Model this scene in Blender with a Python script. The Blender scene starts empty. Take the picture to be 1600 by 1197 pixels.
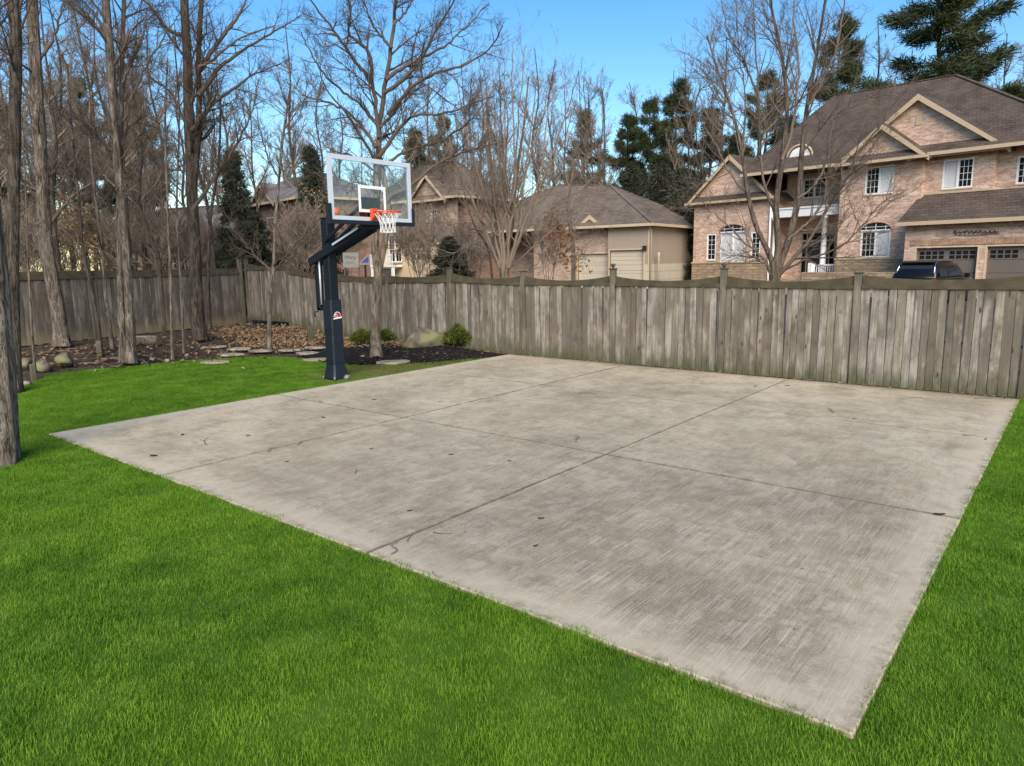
import bpy, bmesh, math, random
import numpy as np
from mathutils import Vector, Matrix
from mathutils.geometry import tessellate_polygon

# ------------------------------------------------------------------ camera, sky, sun, exposure
SC = bpy.context.scene
COL = SC.collection
CAM = np.array([10.6247, -3.2448, 2.1571])          # hand-held height above the lawn
YAW, PITCH, ROLL, FPX = math.radians(129.0725), math.radians(9.6559), math.radians(-0.8928), 1105.18
fw = np.array([math.cos(YAW)*math.cos(PITCH), math.sin(YAW)*math.cos(PITCH), -math.sin(PITCH)])
rt = np.array([math.sin(YAW), -math.cos(YAW), 0.0]); upv = np.cross(rt, fw)
r2 = math.cos(ROLL)*rt + math.sin(ROLL)*upv; u2 = -math.sin(ROLL)*rt + math.cos(ROLL)*upv
cam = bpy.data.cameras.new('camera'); co = bpy.data.objects.new('camera', cam); COL.objects.link(co)
cam.sensor_width = 36.0; cam.lens = FPX/1600*36.0; cam.clip_start = 0.05; cam.clip_end = 3000
co.matrix_world = Matrix(((r2[0], u2[0], -fw[0], CAM[0]), (r2[1], u2[1], -fw[1], CAM[1]), (r2[2], u2[2], -fw[2], CAM[2]), (0, 0, 0, 1)))
SC.camera = co

SUN_AZ, SUN_EL = math.radians(-48), math.radians(36)   # direction towards the sun, world azimuth from +x
w = bpy.data.worlds.new('World'); SC.world = w; w.use_nodes = True
nt = w.node_tree
sky = nt.nodes.new('ShaderNodeTexSky'); sky.sky_type = 'NISHITA'; sky.sun_disc = False
sky.sun_elevation = SUN_EL; sky.sun_rotation = math.radians(90) - SUN_AZ
sky.air_density = 1.1; sky.dust_density = 0.6; sky.ozone_density = 1.6; sky.altitude = 200
hs = nt.nodes.new('ShaderNodeHueSaturation'); hs.inputs['Saturation'].default_value = 1.38
nt.links.new(sky.outputs[0], hs.inputs['Color'])
nt.links.new(hs.outputs[0], nt.nodes['Background'].inputs[0]); nt.nodes['Background'].inputs[1].default_value = 0.15
sl = bpy.data.lights.new('sun', 'SUN'); sl.energy = 4.0; sl.angle = math.radians(42); sl.color = (1.0, 0.90, 0.77)
so = bpy.data.objects.new('sun', sl); COL.objects.link(so)
sd = Vector((math.cos(SUN_AZ)*math.cos(SUN_EL), math.sin(SUN_AZ)*math.cos(SUN_EL), math.sin(SUN_EL)))
so.rotation_euler = sd.to_track_quat('Z', 'Y').to_euler(); so.location = (20, -20, 30)
SC.view_settings.view_transform = 'Standard'; SC.view_settings.look = 'None'
SC.view_settings.exposure = 0.44; SC.view_settings.gamma = 1.0; SC.view_settings.use_curve_mapping = False
SC.render.engine = 'CYCLES'
SC.cycles.use_denoising = True
SC.cycles.max_bounces = 6; SC.cycles.transparent_max_bounces = 12

# ------------------------------------------------------------------ helpers
def ray(u, v): return fw + (u-800)/FPX*r2 - (v-598.5)/FPX*u2
def at(u, v, dist):                       # the point seen at a photo pixel, at a horizontal distance from the eye
    d = ray(u, v); return CAM + d*dist/math.hypot(d[0], d[1])
def onz(u, v, z=0.0):
    d = ray(u, v); return CAM + d*(z-CAM[2])/d[2]
def sstep(t):
    t = min(1.0, max(0.0, t)); return t*t*(3-2*t)
def H(x, y):                              # lie of the land
    z = 0.28*sstep((-x-5.5)/4.0)
    z += 0.15*math.exp(-((x+2.9)**2+((y-9.3)*1.3)**2)/1.6)
    z += 0.35*sstep((y-13)/14.0) + 0.9*sstep((math.hypot(x-10, y)-60)/60)
    return z

def setp(o, label=None, cat=None, group=None, kind=None):
    if label: o['label'] = label
    if cat: o['category'] = cat
    if group: o['group'] = group
    if kind: o['kind'] = kind
    return o
def empty(name, loc=(0, 0, 0), rz=0.0, label=None, cat=None, group=None):
    o = bpy.data.objects.new(name, None); COL.objects.link(o); o.location = loc; o.rotation_euler = (0, 0, rz)
    o.empty_display_size = 0.2
    return setp(o, label, cat, group)
def link(name, me, mat=None, parent=None, loc=None):
    if mat is not None and not me.materials: me.materials.append(mat)
    o = bpy.data.objects.new(name, me); COL.objects.link(o)
    if parent is not None: o.parent = parent
    if loc is not None: o.location = loc
    return o
def mesh_np(name, V, F, smooth=False):
    V = np.asarray(V, np.float32); F = np.asarray(F, np.int32); k = F.shape[1]
    me = bpy.data.meshes.new(name)
    me.vertices.add(len(V)); me.vertices.foreach_set('co', V.ravel())
    me.loops.add(F.size); me.loops.foreach_set('vertex_index', F.ravel())
    me.polygons.add(len(F)); me.polygons.foreach_set('loop_start', np.arange(0, F.size, k, dtype=np.int32))
    me.polygons.foreach_set('use_smooth', np.full(len(F), smooth))
    me.update(calc_edges=True); return me

class MB:                                  # collects shapes into one mesh
    def __init__(s): s.v = []; s.f = []; s.sm = []
    def add(s, V, F, smooth=False):
        b = len(s.v); s.v += [tuple(map(float, p)) for p in V]; s.f += [[b+i for i in f] for f in F]; s.sm += [smooth]*len(F); return s
    def box(s, x0, x1, y0, y1, z0, z1):
        V = [(x0,y0,z0),(x1,y0,z0),(x1,y1,z0),(x0,y1,z0),(x0,y0,z1),(x1,y0,z1),(x1,y1,z1),(x0,y1,z1)]
        return s.add(V, [(0,3,2,1),(4,5,6,7),(0,1,5,4),(1,2,6,5),(2,3,7,6),(3,0,4,7)])
    def prism(s, poly, ext):               # polygon (3-D points) pushed along a vector
        n = len(poly); P = [Vector(p) for p in poly]; e = Vector(ext)
        V = P + [p+e for p in P]
        F = [list(range(n))[::-1], list(range(n, 2*n))] + [(i, (i+1) % n, (i+1) % n+n, i+n) for i in range(n)]
        return s.add(V, F)
    def bar(s, a, b, wd, hd, up=(0, 0, 1)):
        a = Vector(a); b = Vector(b); t = (b-a).normalized(); u = Vector(up)
        sd_ = t.cross(u).normalized() if t.cross(u).length > 1e-4 else Vector((1, 0, 0)); u = sd_.cross(t)
        V = [p+sd_*i*wd/2+u*j*hd/2 for p in (a, b) for i, j in ((-1,-1),(1,-1),(1,1),(-1,1))]
        return s.add(V, [(3,2,1,0),(4,5,6,7),(0,1,5,4),(1,2,6,5),(2,3,7,6),(3,0,4,7)])
    def tube(s, pts, rad, k=8, caps=True):
        P = np.array([pts], float); R = np.array([rad if hasattr(rad, '__len__') else [rad]*len(pts)], float)
        V, F = tubes(P, R, k); b = len(V); s.add(V, F.tolist(), True)
        if caps:
            n = len(pts); o = len(s.v)-b
            s.f += [[o+i for i in range(k)][::-1], [o+(n-1)*k+i for i in range(k)]]; s.sm += [False, False]
        return s
    def build(s, name, mat, parent=None, bevel=0, loc=None, fix=True):
        me = bpy.data.meshes.new(name); me.from_pydata(s.v, [], s.f); me.polygons.foreach_set('use_smooth', s.sm)
        if bevel or fix:
            bm = bmesh.new(); bm.from_mesh(me)
            if fix: bmesh.ops.recalc_face_normals(bm, faces=bm.faces)
            if bevel: bmesh.ops.bevel(bm, geom=bm.edges[:], offset=bevel, segments=1, affect='EDGES')
            bm.to_mesh(me); bm.free()
        return link(name, me, mat, parent, loc)

def tubes(P, R, k):                        # many tapered tubes at once: P (N,n,3), R (N,n)
    P = np.asarray(P, float); N, n, _ = P.shape
    T = np.gradient(P, axis=1); T /= np.linalg.norm(T, axis=2, keepdims=True)+1e-9
    m = P[:, -1]-P[:, 0]; ref = np.zeros((N, 3)); ref[np.arange(N), np.argmin(np.abs(m), axis=1)] = 1
    U = np.cross(T, ref[:, None, :]); U /= np.linalg.norm(U, axis=2, keepdims=True)+1e-9
    W = np.cross(T, U); a = np.arange(k)*2*math.pi/k
    ring = U[:, :, None, :]*np.cos(a)[None, None, :, None] + W[:, :, None, :]*np.sin(a)[None, None, :, None]
    V = P[:, :, None, :] + ring*R[:, :, None, None]
    i = np.arange(n-1)[:, None]*k; j = np.arange(k)[None, :]; j2 = (j+1) % k
    F = np.stack([i+j, i+j2, i+k+j2, i+k+j], axis=-1).reshape(-1, 4)
    F = (F[None]+np.arange(N)[:, None, None]*n*k).reshape(-1, 4)
    return V.reshape(-1, 3), F

# ------------------------------------------------------------------ materials
class Mt:
    def __init__(s, name, rough=0.8, spec=0.3):
        s.m = bpy.data.materials.new(name); s.m.use_nodes = True; s.t = s.m.node_tree
        s.b = s.t.nodes['Principled BSDF']; s.b.inputs['Roughness'].default_value = rough; s.b.inputs['Specular IOR Level'].default_value = spec
        s.c = s.t.nodes.new('ShaderNodeTexCoord')
    def n(s, ty, ins=None, **pr):
        nd = s.t.nodes.new(ty)
        for k, v in pr.items(): setattr(nd, k, v)
        for k, v in (ins or {}).items():
            if isinstance(v, bpy.types.NodeSocket): s.t.links.new(v, nd.inputs[k])
            else: nd.inputs[k].default_value = v
        return nd
    def obj(s): return s.c.outputs['Object']
    def pos(s): return s.n('ShaderNodeNewGeometry').outputs['Position']
    def rnd(s): return s.n('ShaderNodeObjectInfo').outputs['Random']
    def map(s, vec, sc): return s.n('ShaderNodeMapping', {'Vector': vec, 'Scale': sc}).outputs[0]
    def noise(s, vec, sc, det=4, ro=0.55, dist=0.0): return s.n('ShaderNodeTexNoise', {'Vector': vec, 'Scale': sc, 'Detail': det, 'Roughness': ro, 'Distortion': dist}).outputs['Fac']
    def math(s, op, a, b=0.0, c=0.0): return s.n('ShaderNodeMath', {0: a, 1: b, 2: c}, operation=op).outputs[0]
    def rng(s, v, a, b, c=0.0, d=1.0): return s.n('ShaderNodeMapRange', {'Value': v, 'From Min': a, 'From Max': b, 'To Min': c, 'To Max': d}).outputs[0]
    def ramp(s, f, stops):
        nd = s.n('ShaderNodeValToRGB', {'Fac': f}); e = nd.color_ramp.elements
        while len(e) < len(stops): e.new(0.5)
        for q, (p, c) in zip(e, stops): q.position = p; q.color = (*c, 1)
        return nd.outputs[0]
    def mix(s, f, a, b, bl='MIX'):
        nd = s.n('ShaderNodeMix', data_type='RGBA', blend_type=bl)
        for k, v in ((0, f), (6, a), (7, b)):
            if isinstance(v, bpy.types.NodeSocket): s.t.links.new(v, nd.inputs[k])
            else: nd.inputs[k].default_value = (*v, 1) if isinstance(v, tuple) else v
        return nd.outputs[2]
    def sep(s, v): return s.n('ShaderNodeSeparateXYZ', {0: v}).outputs
    def comb(s, x, y, z): return s.n('ShaderNodeCombineXYZ', {0: x, 1: y, 2: z}).outputs[0]
    def col(s, c):
        if isinstance(c, bpy.types.NodeSocket): s.t.links.new(c, s.b.inputs['Base Color'])
        else: s.b.inputs['Base Color'].default_value = (*c, 1)
        return s
    def bump(s, h, st=0.4, di=0.02):
        s.t.links.new(s.n('ShaderNodeBump', {'Height': h, 'Strength': st, 'Distance': di}).outputs[0], s.b.inputs['Normal']); return s

def plain(name, c, rough=0.6, spec=0.4, metal=0.0, var=0.12, sc=6.0):
    m = Mt(name, rough, spec); m.b.inputs['Metallic'].default_value = metal
    f = m.noise(m.obj(), sc, 4)
    m.col(m.mix(f, tuple(x*(1-var) for x in c), tuple(min(1, x*(1+var)) for x in c))); return m.m

def bark(name, dark, mid, light, sc=1.0, moss=None):
    m = Mt(name, 0.95, 0.1)
    p = m.obj(); f = m.noise(m.map(p, (9*sc, 9*sc, 1.6*sc)), 1.6, 5, 0.65, 0.4)
    g = m.noise(p, 1.3, 3)
    c = m.ramp(f, [(0.30, dark), (0.52, mid), (0.72, light)])
    c = m.mix(m.rng(g, 0.35, 0.7, 0.0, 0.55), c, tuple(x*0.55 for x in mid))
    if moss: c = m.mix(m.rng(m.noise(p, 2.2, 4), 0.55, 0.7, 0, 0.6), c, moss)
    crk = m.noise(m.map(p, (17*sc, 17*sc, 2.4*sc)), 1.6, 4, 0.6, 0.8)
    c = m.mix(m.rng(crk, 0.48, 0.38, 0, 0.8), c, tuple(t*0.6 for t in dark))
    m.col(c); m.bump(m.math('ADD', f, crk), 1.0, 0.05); return m.m

def wood(name, a, b, c, moss=(0.07, 0.075, 0.03)):
    m = Mt(name, 0.9, 0.15)
    p = m.obj(); r = m.rnd()
    off = m.math('MULTIPLY', r, 37.0); x, y, z = m.sep(p)
    q = m.comb(m.math('ADD', x, off), m.math('ADD', y, off), m.math('ADD', z, off))
    g = m.noise(m.map(q, (26, 26, 0.9)), 1.5, 5, 0.6, 0.6)
    big = m.noise(m.map(q, (3.0, 3.0, 0.9)), 1.5, 4, 0.6)
    base = m.ramp(r, [(0.0, tuple(t*0.82 for t in a)), (0.35, a), (0.6, b), (0.85, c), (1.0, tuple(t*1.12 for t in c))])
    cc = m.mix(m.rng(g, 0.33, 0.7, 0.0, 0.75), base, tuple(t*0.42 for t in a))
    cc = m.mix(m.rng(big, 0.45, 0.62, 0.0, 0.75), cc, tuple(t*0.42 for t in b))
    cc = m.mix(m.rng(big, 0.45, 0.32, 0.0, 0.6), cc, tuple(t*1.12 for t in c))
    cc = m.mix(m.rng(m.noise(m.map(q, (1.5, 1.5, 1.2)), 1.6, 5, 0.7), 0.52, 0.66, 0.0, 0.6), cc, (0.07, 0.06, 0.048))
    vo = m.n('ShaderNodeTexVoronoi', {'Vector': m.map(q, (4.5, 4.5, 1.4)), 'Scale': 1.3}).outputs['Distance']
    cc = m.mix(m.rng(vo, 0.12, 0.05, 0.0, 0.9), cc, (0.035, 0.027, 0.02))
    edge = m.math('ADD', z, m.math('MULTIPLY', m.math('SUBTRACT', m.noise(m.map(m.pos(), (5, 5, 1.5)), 1.4, 4), 0.5), 0.75))
    cc = m.mix(m.rng(edge, 0.34, 0.0, 0.0, 0.75), cc, moss)
    cc = m.mix(m.rng(edge, 1.58, 1.78, 0.0, 0.45), cc, (0.075, 0.066, 0.055))
    m.col(cc); m.bump(g, 0.5, 0.006); return m.m

def brick(name, c1, c2, mort, bw=0.24, bh=0.085, rough=0.9, stone=False):
    m = Mt(name, rough, 0.2)
    x, y, z = m.sep(m.obj()); v = m.comb(m.math('ADD', x, y), z, 0.0)
    if stone:
        jz = m.noise(m.map(v, (1, 6, 1)), 1.2, 2); v = m.comb(m.math('ADD', x, y), m.math('ADD', z, m.math('MULTIPLY', jz, 0.06)), 0.0)
    nd = m.n('ShaderNodeTexBrick', {'Vector': v, 'Color1': (*c1, 1), 'Color2': (*c2, 1), 'Mortar': (*mort, 1), 'Scale': 1.0, 'Mortar Size': 0.011 if not stone else 0.012, 'Mortar Smooth': 0.2, 'Bias': -0.1, 'Brick Width': bw, 'Row Height': bh})
    f = m.noise(m.map(v, (0.7, 2.2, 1)), 2.2, 5); g = m.noise(m.map(v, (1, 2.6, 1)), 5.0, 3, 0.7)
    c = m.mix(m.rng(f, 0.40, 0.66, 0, 0.6), nd.outputs['Color'], tuple(t*0.62 for t in c2))
    c = m.mix(m.rng(g, 0.55, 0.75, 0, 0.6), c, tuple(min(1, t*1.5) for t in c1))
    c = m.mix(m.rng(g, 0.44, 0.32, 0, 0.7), c, tuple(t*0.35 for t in c2))
    m.col(c); m.bump(m.math('SUBTRACT', 1.0, nd.outputs['Fac']), 0.6, 0.01); return m.m

def shingle(name, c):
    m = Mt(name, 0.95, 0.15)
    x, y, z = m.sep(m.obj()); v = m.comb(m.math('ADD', x, m.math('MULTIPLY', y, 0.35)), z, 0.0)
    nd = m.n('ShaderNodeTexBrick', {'Vector': v, 'Color1': (*c, 1), 'Color2': (*[t*0.6 for t in c], 1), 'Mortar': (*[t*0.3 for t in c], 1), 'Scale': 1.0, 'Mortar Size': 0.012, 'Bias': 0.0, 'Brick Width': 0.33, 'Row Height': 0.13})
    f = m.noise(v, 1.1, 5); c2 = m.mix(m.rng(f, 0.35, 0.7, 0, 0.45), nd.outputs['Color'], tuple(min(1, t*1.6) for t in c))
    m.col(c2); m.bump(m.math('SUBTRACT', 1.0, nd.outputs['Fac']), 0.5, 0.02); return m.m

def siding(name, c, row=0.13):
    m = Mt(name, 0.75, 0.2)
    x, y, z = m.sep(m.obj()); fr = m.math('FRACT', m.math('DIVIDE', z, row))
    cc = m.mix(m.rng(fr, 0.0, 0.12, 1.0, 0.0), c, tuple(t*0.55 for t in c)); f = m.noise(m.obj(), 1.5, 4)
    cc = m.mix(m.rng(f, 0.4, 0.7, 0, 0.25), cc, tuple(t*0.75 for t in c)); m.col(cc); m.bump(fr, 0.35, 0.015); return m.m

def leafmat(name, stops, rough=0.7, trans=0.25, sc=1.2):
    m = Mt(name, rough, 0.2)
    f = m.noise(m.pos(), sc, 3); g = m.noise(m.pos(), sc*14, 2)
    k = m.math('ADD', m.math('MULTIPLY', f, 0.6), m.math('MULTIPLY', g, 0.4))
    c = m.ramp(k, stops); m.col(c)
    if trans:
        tr = m.n('ShaderNodeBsdfTranslucent', {'Color': c}); mx = m.n('ShaderNodeMixShader', {0: trans, 1: m.b.outputs[0], 2: tr.outputs[0]})
        m.t.links.new(mx.outputs[0], m.t.nodes['Material Output'].inputs[0])
    return m.m

MAT = {}
MAT['bark_grey'] = bark('bark_grey', (0.05, 0.04, 0.031), (0.19, 0.152, 0.12), (0.40, 0.34, 0.28))
MAT['bark_dark'] = bark('bark_dark', (0.03, 0.024, 0.019), (0.105, 0.083, 0.066), (0.22, 0.18, 0.145))
MAT['bark_tan'] = bark('bark_tan', (0.08, 0.06, 0.045), (0.23, 0.18, 0.13), (0.38, 0.31, 0.24), 1.0, (0.12, 0.12, 0.06))
MAT['bark_near'] = bark('bark_near', (0.045, 0.034, 0.026), (0.24, 0.195, 0.15), (0.52, 0.46, 0.38), 1.3)
MAT['bark_brown'] = bark('bark_brown', (0.05, 0.038, 0.03), (0.17, 0.13, 0.10), (0.30, 0.24, 0.19))
MAT['twig_brown'] = plain('twig_brown', (0.16, 0.122, 0.094), 0.9, 0.1, var=0.4, sc=0.8)
MAT['twig'] = plain('twig', (0.105, 0.078, 0.06), 0.9, 0.15, var=0.4, sc=0.8)
MAT['twig_tan'] = plain('twig_tan', (0.24, 0.185, 0.14), 0.9, 0.15, var=0.4, sc=0.8)
MAT['twig_far'] = plain('twig_far', (0.19, 0.15, 0.115), 0.9, 0.15, var=0.35, sc=0.5)
MAT['fence'] = wood('fence_wood', (0.215, 0.178, 0.136), (0.305, 0.256, 0.198), (0.36, 0.322, 0.275))
MAT['fence_post'] = wood('fence_post_wood', (0.19, 0.165, 0.12), (0.21, 0.18, 0.13), (0.23, 0.20, 0.155))
MAT['fence_old'] = wood('fence_old_wood', (0.145, 0.122, 0.098), (0.195, 0.162, 0.122), (0.235, 0.205, 0.168), (0.22, 0.17, 0.09))
MAT['fence_trim'] = plain('fence_trim_wood', (0.082, 0.068, 0.043), 0.95, 0.1, var=0.65, sc=5)
MAT['brick'] = brick('house_brick', (0.70, 0.48, 0.355), (0.46, 0.265, 0.19), (0.64, 0.55, 0.45))
MAT['brick_soldier'] = brick('brick_soldier', (0.48, 0.29, 0.19), (0.34, 0.185, 0.125), (0.46, 0.38, 0.28), 0.085, 0.26)
MAT['brick_dark'] = brick('brick_dark', (0.30, 0.16, 0.11), (0.22, 0.12, 0.085), (0.27, 0.22, 0.18))
MAT['stone'] = brick('ledge_stone', (0.42, 0.31, 0.19), (0.29, 0.21, 0.14), (0.12, 0.095, 0.07), 0.75, 0.16, 0.9, True)
MAT['brick_tan'] = brick('brick_tan', (0.46, 0.33, 0.24), (0.38, 0.26, 0.19), (0.44, 0.37, 0.30))
MAT['roof_brown'] = shingle('roof_brown', (0.102, 0.075, 0.060))
MAT['roof_mauve'] = shingle('roof_mauve', (0.155, 0.122, 0.096))
MAT['roof_grey'] = shingle('roof_grey', (0.20, 0.18, 0.18))
MAT['siding'] = siding('tan_siding', (0.33, 0.265, 0.205))
MAT['trim_tan'] = plain('trim_tan', (0.47, 0.36, 0.235), 0.6, 0.3, var=0.08)
MAT['cream'] = plain('cream_paint', (0.60, 0.46, 0.30), 0.7, 0.3, var=0.06)
MAT['white'] = plain('white_paint', (0.78, 0.77, 0.74), 0.5, 0.4, var=0.05)
MAT['garage_brown'] = plain('garage_brown', (0.15, 0.118, 0.10), 0.6, 0.3, var=0.08)
MAT['garage_tan'] = siding('garage_tan', (0.47, 0.41, 0.31), 0.5)
MAT['door_dark'] = plain('door_dark', (0.05, 0.04, 0.035), 0.5, 0.4)
MAT['iron'] = plain('wrought_iron', (0.02, 0.016, 0.014), 0.6, 0.4)
MAT['blind'] = siding('window_blind', (0.86, 0.86, 0.84), 0.07)
MAT['interior'] = plain('dark_interior', (0.012, 0.013, 0.015), 0.8, 0.1)
g = Mt('window_glass', 0.04, 0.5); g.col((0.02, 0.025, 0.03))
tr = g.n('ShaderNodeBsdfTransparent', {'Color': (1, 1, 1, 1)}); mx = g.n('ShaderNodeMixShader', {0: 0.92, 1: g.b.outputs[0], 2: tr.outputs[0]}); g.t.links.new(mx.outputs[0], g.t.nodes['Material Output'].inputs[0])
MAT['glass'] = g.m
g = Mt('clear_acrylic', 0.03, 0.5); gl = g.n('ShaderNodeBsdfGlossy', {'Color': (1, 1, 1, 1), 'Roughness': 0.02}); tr = g.n('ShaderNodeBsdfTransparent', {'Color': (0.93, 0.95, 0.95, 1)})
lw = g.n('ShaderNodeFresnel', {'IOR': 1.35}); mx = g.n('ShaderNodeMixShader', {0: lw.outputs[0], 1: tr.outputs[0], 2: gl.outputs[0]}); g.t.links.new(mx.outputs[0], g.t.nodes['Material Output'].inputs[0])
MAT['acrylic'] = g.m
MAT['hoop_navy'] = plain('hoop_navy_steel', (0.006, 0.009, 0.014), 0.55, 0.25, var=0.2)
MAT['pad_navy'] = plain('pad_navy_vinyl', (0.009, 0.014, 0.021), 0.5, 0.3, var=0.25, sc=3)
MAT['silver'] = plain('board_aluminium', (0.62, 0.65, 0.70), 0.35, 0.5, 0.35, var=0.04)
MAT['steel'] = plain('worn_steel', (0.22, 0.22, 0.21), 0.6, 0.3, 0.3, var=0.3)
MAT['rim_orange'] = plain('rim_orange', (0.62, 0.075, 0.02), 0.45, 0.5, var=0.1)
MAT['net'] = plain('net_white', (0.72, 0.71, 0.68), 0.9, 0.1)
MAT['ball'] = plain('ball_orange', (0.62, 0.12, 0.025), 0.7, 0.3)
MAT['logo_red'] = plain('logo_red', (0.33, 0.02, 0.03), 0.5, 0.4)
MAT['rock'] = None
m = Mt('field_rock', 0.95, 0.1); f = m.noise(m.obj(), 3.5, 6, 0.6); m.col(m.mix(m.rng(m.noise(m.obj(), 2.6, 4), 0.50, 0.60, 0, .8), m.ramp(f, [(0.3, (0.06, 0.048, 0.035)), (0.55, (0.17, 0.14, 0.10)), (0.75, (0.28, 0.24, 0.18))]), (0.20, 0.20, 0.075))); m.bump(f, 0.7, 0.04); MAT['rock'] = m.m
m = Mt('flagstone', 0.9, 0.15); f = m.noise(m.pos(), 5, 6, .7); m.col(m.ramp(f, [(0.33, (0.13, 0.105, 0.075)), (0.5, (0.27, 0.228, 0.17)), (0.7, (0.40, 0.345, 0.27))])); m.bump(f, 0.4, 0.01); MAT['flag'] = m.m
m = Mt('soil', 1.0, 0.05); f = m.noise(m.pos(), 4.0, 7, 0.65); m.col(m.mix(m.rng(m.noise(m.pos(), 22, 3), 0.52, 0.68), m.ramp(f, [(0.3, (0.028, 0.021, 0.016)), (0.6, (0.075, 0.055, 0.042)), (0.8, (0.14, 0.10, 0.07))]), (0.17, 0.125, 0.085))); m.bump(f, 1.0, 0.08); MAT['soil'] = m.m
m = Mt('black_mulch', 1.0, 0.1); f = m.noise(m.pos(), 28, 6, 0.7); m.col(m.ramp(f, [(0.35, (0.008, 0.007, 0.007)), (0.6, (0.022, 0.019, 0.017)), (0.78, (0.07, 0.055, 0.04))])); m.bump(f, 1.0, 0.03); MAT['mulch'] = m.m
m = Mt('asphalt', 0.9, 0.2); f = m.noise(m.pos(), 30, 4); m.col(m.ramp(f, [(0.3, (0.04, 0.04, 0.042)), (0.7, (0.065, 0.064, 0.063))])); MAT['asphalt'] = m.m
MAT['leaf_brown'] = leafmat('dry_leaf', [(0.30, (0.10, 0.055, 0.03)), (0.45, (0.24, 0.145, 0.075)), (0.58, (0.36, 0.24, 0.14)), (0.72, (0.50, 0.37, 0.25))], 0.85, 0.15, 3.0)
MAT['leaf_tan'] = leafmat('beech_leaf', [(0.30, (0.16, 0.10, 0.05)), (0.5, (0.33, 0.23, 0.11)), (0.7, (0.5, 0.38, 0.2))], 0.85, 0.3, 1.0)
MAT['needle'] = leafmat('pine_needle', [(0.30, (0.022, 0.030, 0.014)), (0.5, (0.048, 0.064, 0.026)), (0.7, (0.095, 0.108, 0.042))], 0.6, 0.15, 0.5)
MAT['needle_grey'] = leafmat('spruce_needle', [(0.30, (0.022, 0.028, 0.018)), (0.5, (0.048, 0.055, 0.036)), (0.7, (0.092, 0.09, 0.055))], 0.6, 0.15, 0.5)
MAT['shrub'] = leafmat('shrub_leaf', [(0.30, (0.025, 0.035, 0.010)), (0.5, (0.09, 0.115, 0.02)), (0.68, (0.19, 0.21, 0.04))], 0.6, 0.25, 5.0)
MAT['chip'] = plain('bark_chip', (0.05, 0.038, 0.03), 0.95, 0.1, var=0.6, sc=30)

# lawn and blades
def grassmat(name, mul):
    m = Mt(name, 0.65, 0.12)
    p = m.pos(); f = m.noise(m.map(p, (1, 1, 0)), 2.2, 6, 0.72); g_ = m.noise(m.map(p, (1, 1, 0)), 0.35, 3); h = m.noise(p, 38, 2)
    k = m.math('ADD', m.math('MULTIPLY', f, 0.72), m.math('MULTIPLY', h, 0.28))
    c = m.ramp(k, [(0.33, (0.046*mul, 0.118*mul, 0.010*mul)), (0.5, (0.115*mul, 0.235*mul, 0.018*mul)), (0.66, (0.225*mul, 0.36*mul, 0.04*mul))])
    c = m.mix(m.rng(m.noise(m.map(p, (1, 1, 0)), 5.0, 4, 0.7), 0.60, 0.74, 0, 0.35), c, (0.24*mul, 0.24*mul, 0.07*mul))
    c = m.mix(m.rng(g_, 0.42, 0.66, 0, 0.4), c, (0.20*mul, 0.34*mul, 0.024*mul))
    x, y, z = m.sep(p)                     # worn, brownish turf by the foot of the hoop
    d = m.math('ADD', m.math('POWER', m.math('SUBTRACT', x, -0.75), 2.0), m.math('POWER', m.math('MULTIPLY', m.math('SUBTRACT', y, 6.6), 0.62), 2.0))
    worn = m.math('MULTIPLY', m.rng(d, 1.9, 0.15, 0, 1), m.rng(m.noise(p, 3.5, 3), 0.36, 0.56, 0.25, 1.0))
    c = m.mix(m.math('MULTIPLY', worn, 0.85), c, (0.20*mul, 0.155*mul, 0.075*mul))
    m.col(c)
    if mul == 1.0:
        tr_ = m.n('ShaderNodeBsdfTranslucent', {'Color': c}); mx_ = m.n('ShaderNodeMixShader', {0: 0.3, 1: m.b.outputs[0], 2: tr_.outputs[0]}); m.t.links.new(mx_.outputs[0], m.t.nodes['Material Output'].inputs[0])
    return m.m
MAT['blade'] = grassmat('grass_blade', 1.0)
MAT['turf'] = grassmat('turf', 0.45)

# broom-finished concrete
PW, PD = 9.977, 9.768
m = Mt('broomed_concrete', 0.9, 0.2)
p = m.pos(); x, y, z = m.sep(p)
warp = m.noise(p, 0.6, 3)
q = m.comb(m.math('ADD', x, m.math('MULTIPLY', warp, 0.03)), y, 0.0)
streak = m.noise(m.map(q, (9, 1.6, 1)), 1.5, 6, 0.7)
streak2 = m.noise(m.map(q, (60, 1.3, 1)), 1.5, 6, 0.72, 0.2)
streak3 = m.noise(m.map(q, (24, 0.5, 1)), 1.5, 3, 0.6)
spk = m.noise(p, 95, 3, 0.8)
cross = m.noise(m.map(p, (1.6, 6, 1)), 1.4, 5, 0.66)
blot = m.noise(p, 0.5, 6, 0.66); fine = m.noise(p, 48, 4, 0.75); mid = m.noise(p, 2.6, 7, 0.7, 0.4); grit = m.noise(p, 11, 5, 0.7)
vor = m.n('ShaderNodeTexVoronoi', {'Vector': m.map(m.comb(m.math('ADD', x, m.math('MULTIPLY', mid, 0.3)), m.math('ADD', y, m.math('MULTIPLY', cross, 0.5)), 0.0), (5.5, 3.4, 1)), 'Scale': 2.4}, distance='CHEBYCHEV').outputs['Color']
blk = m.sep(vor)[0]
c = m.ramp(blot, [(0.32, (0.39, 0.315, 0.20)), (0.5, (0.525, 0.435, 0.29)), (0.68, (0.625, 0.53, 0.37))])
c = m.mix(m.rng(mid, 0.48, 0.68, 0, 0.5), c, (0.21, 0.172, 0.115))
c = m.mix(m.rng(mid, 0.47, 0.30, 0, 0.5), c, (0.53, 0.465, 0.355))
c = m.mix(m.rng(cross, 0.50, 0.70, 0, 0.4), c, (0.22, 0.182, 0.125))
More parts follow.
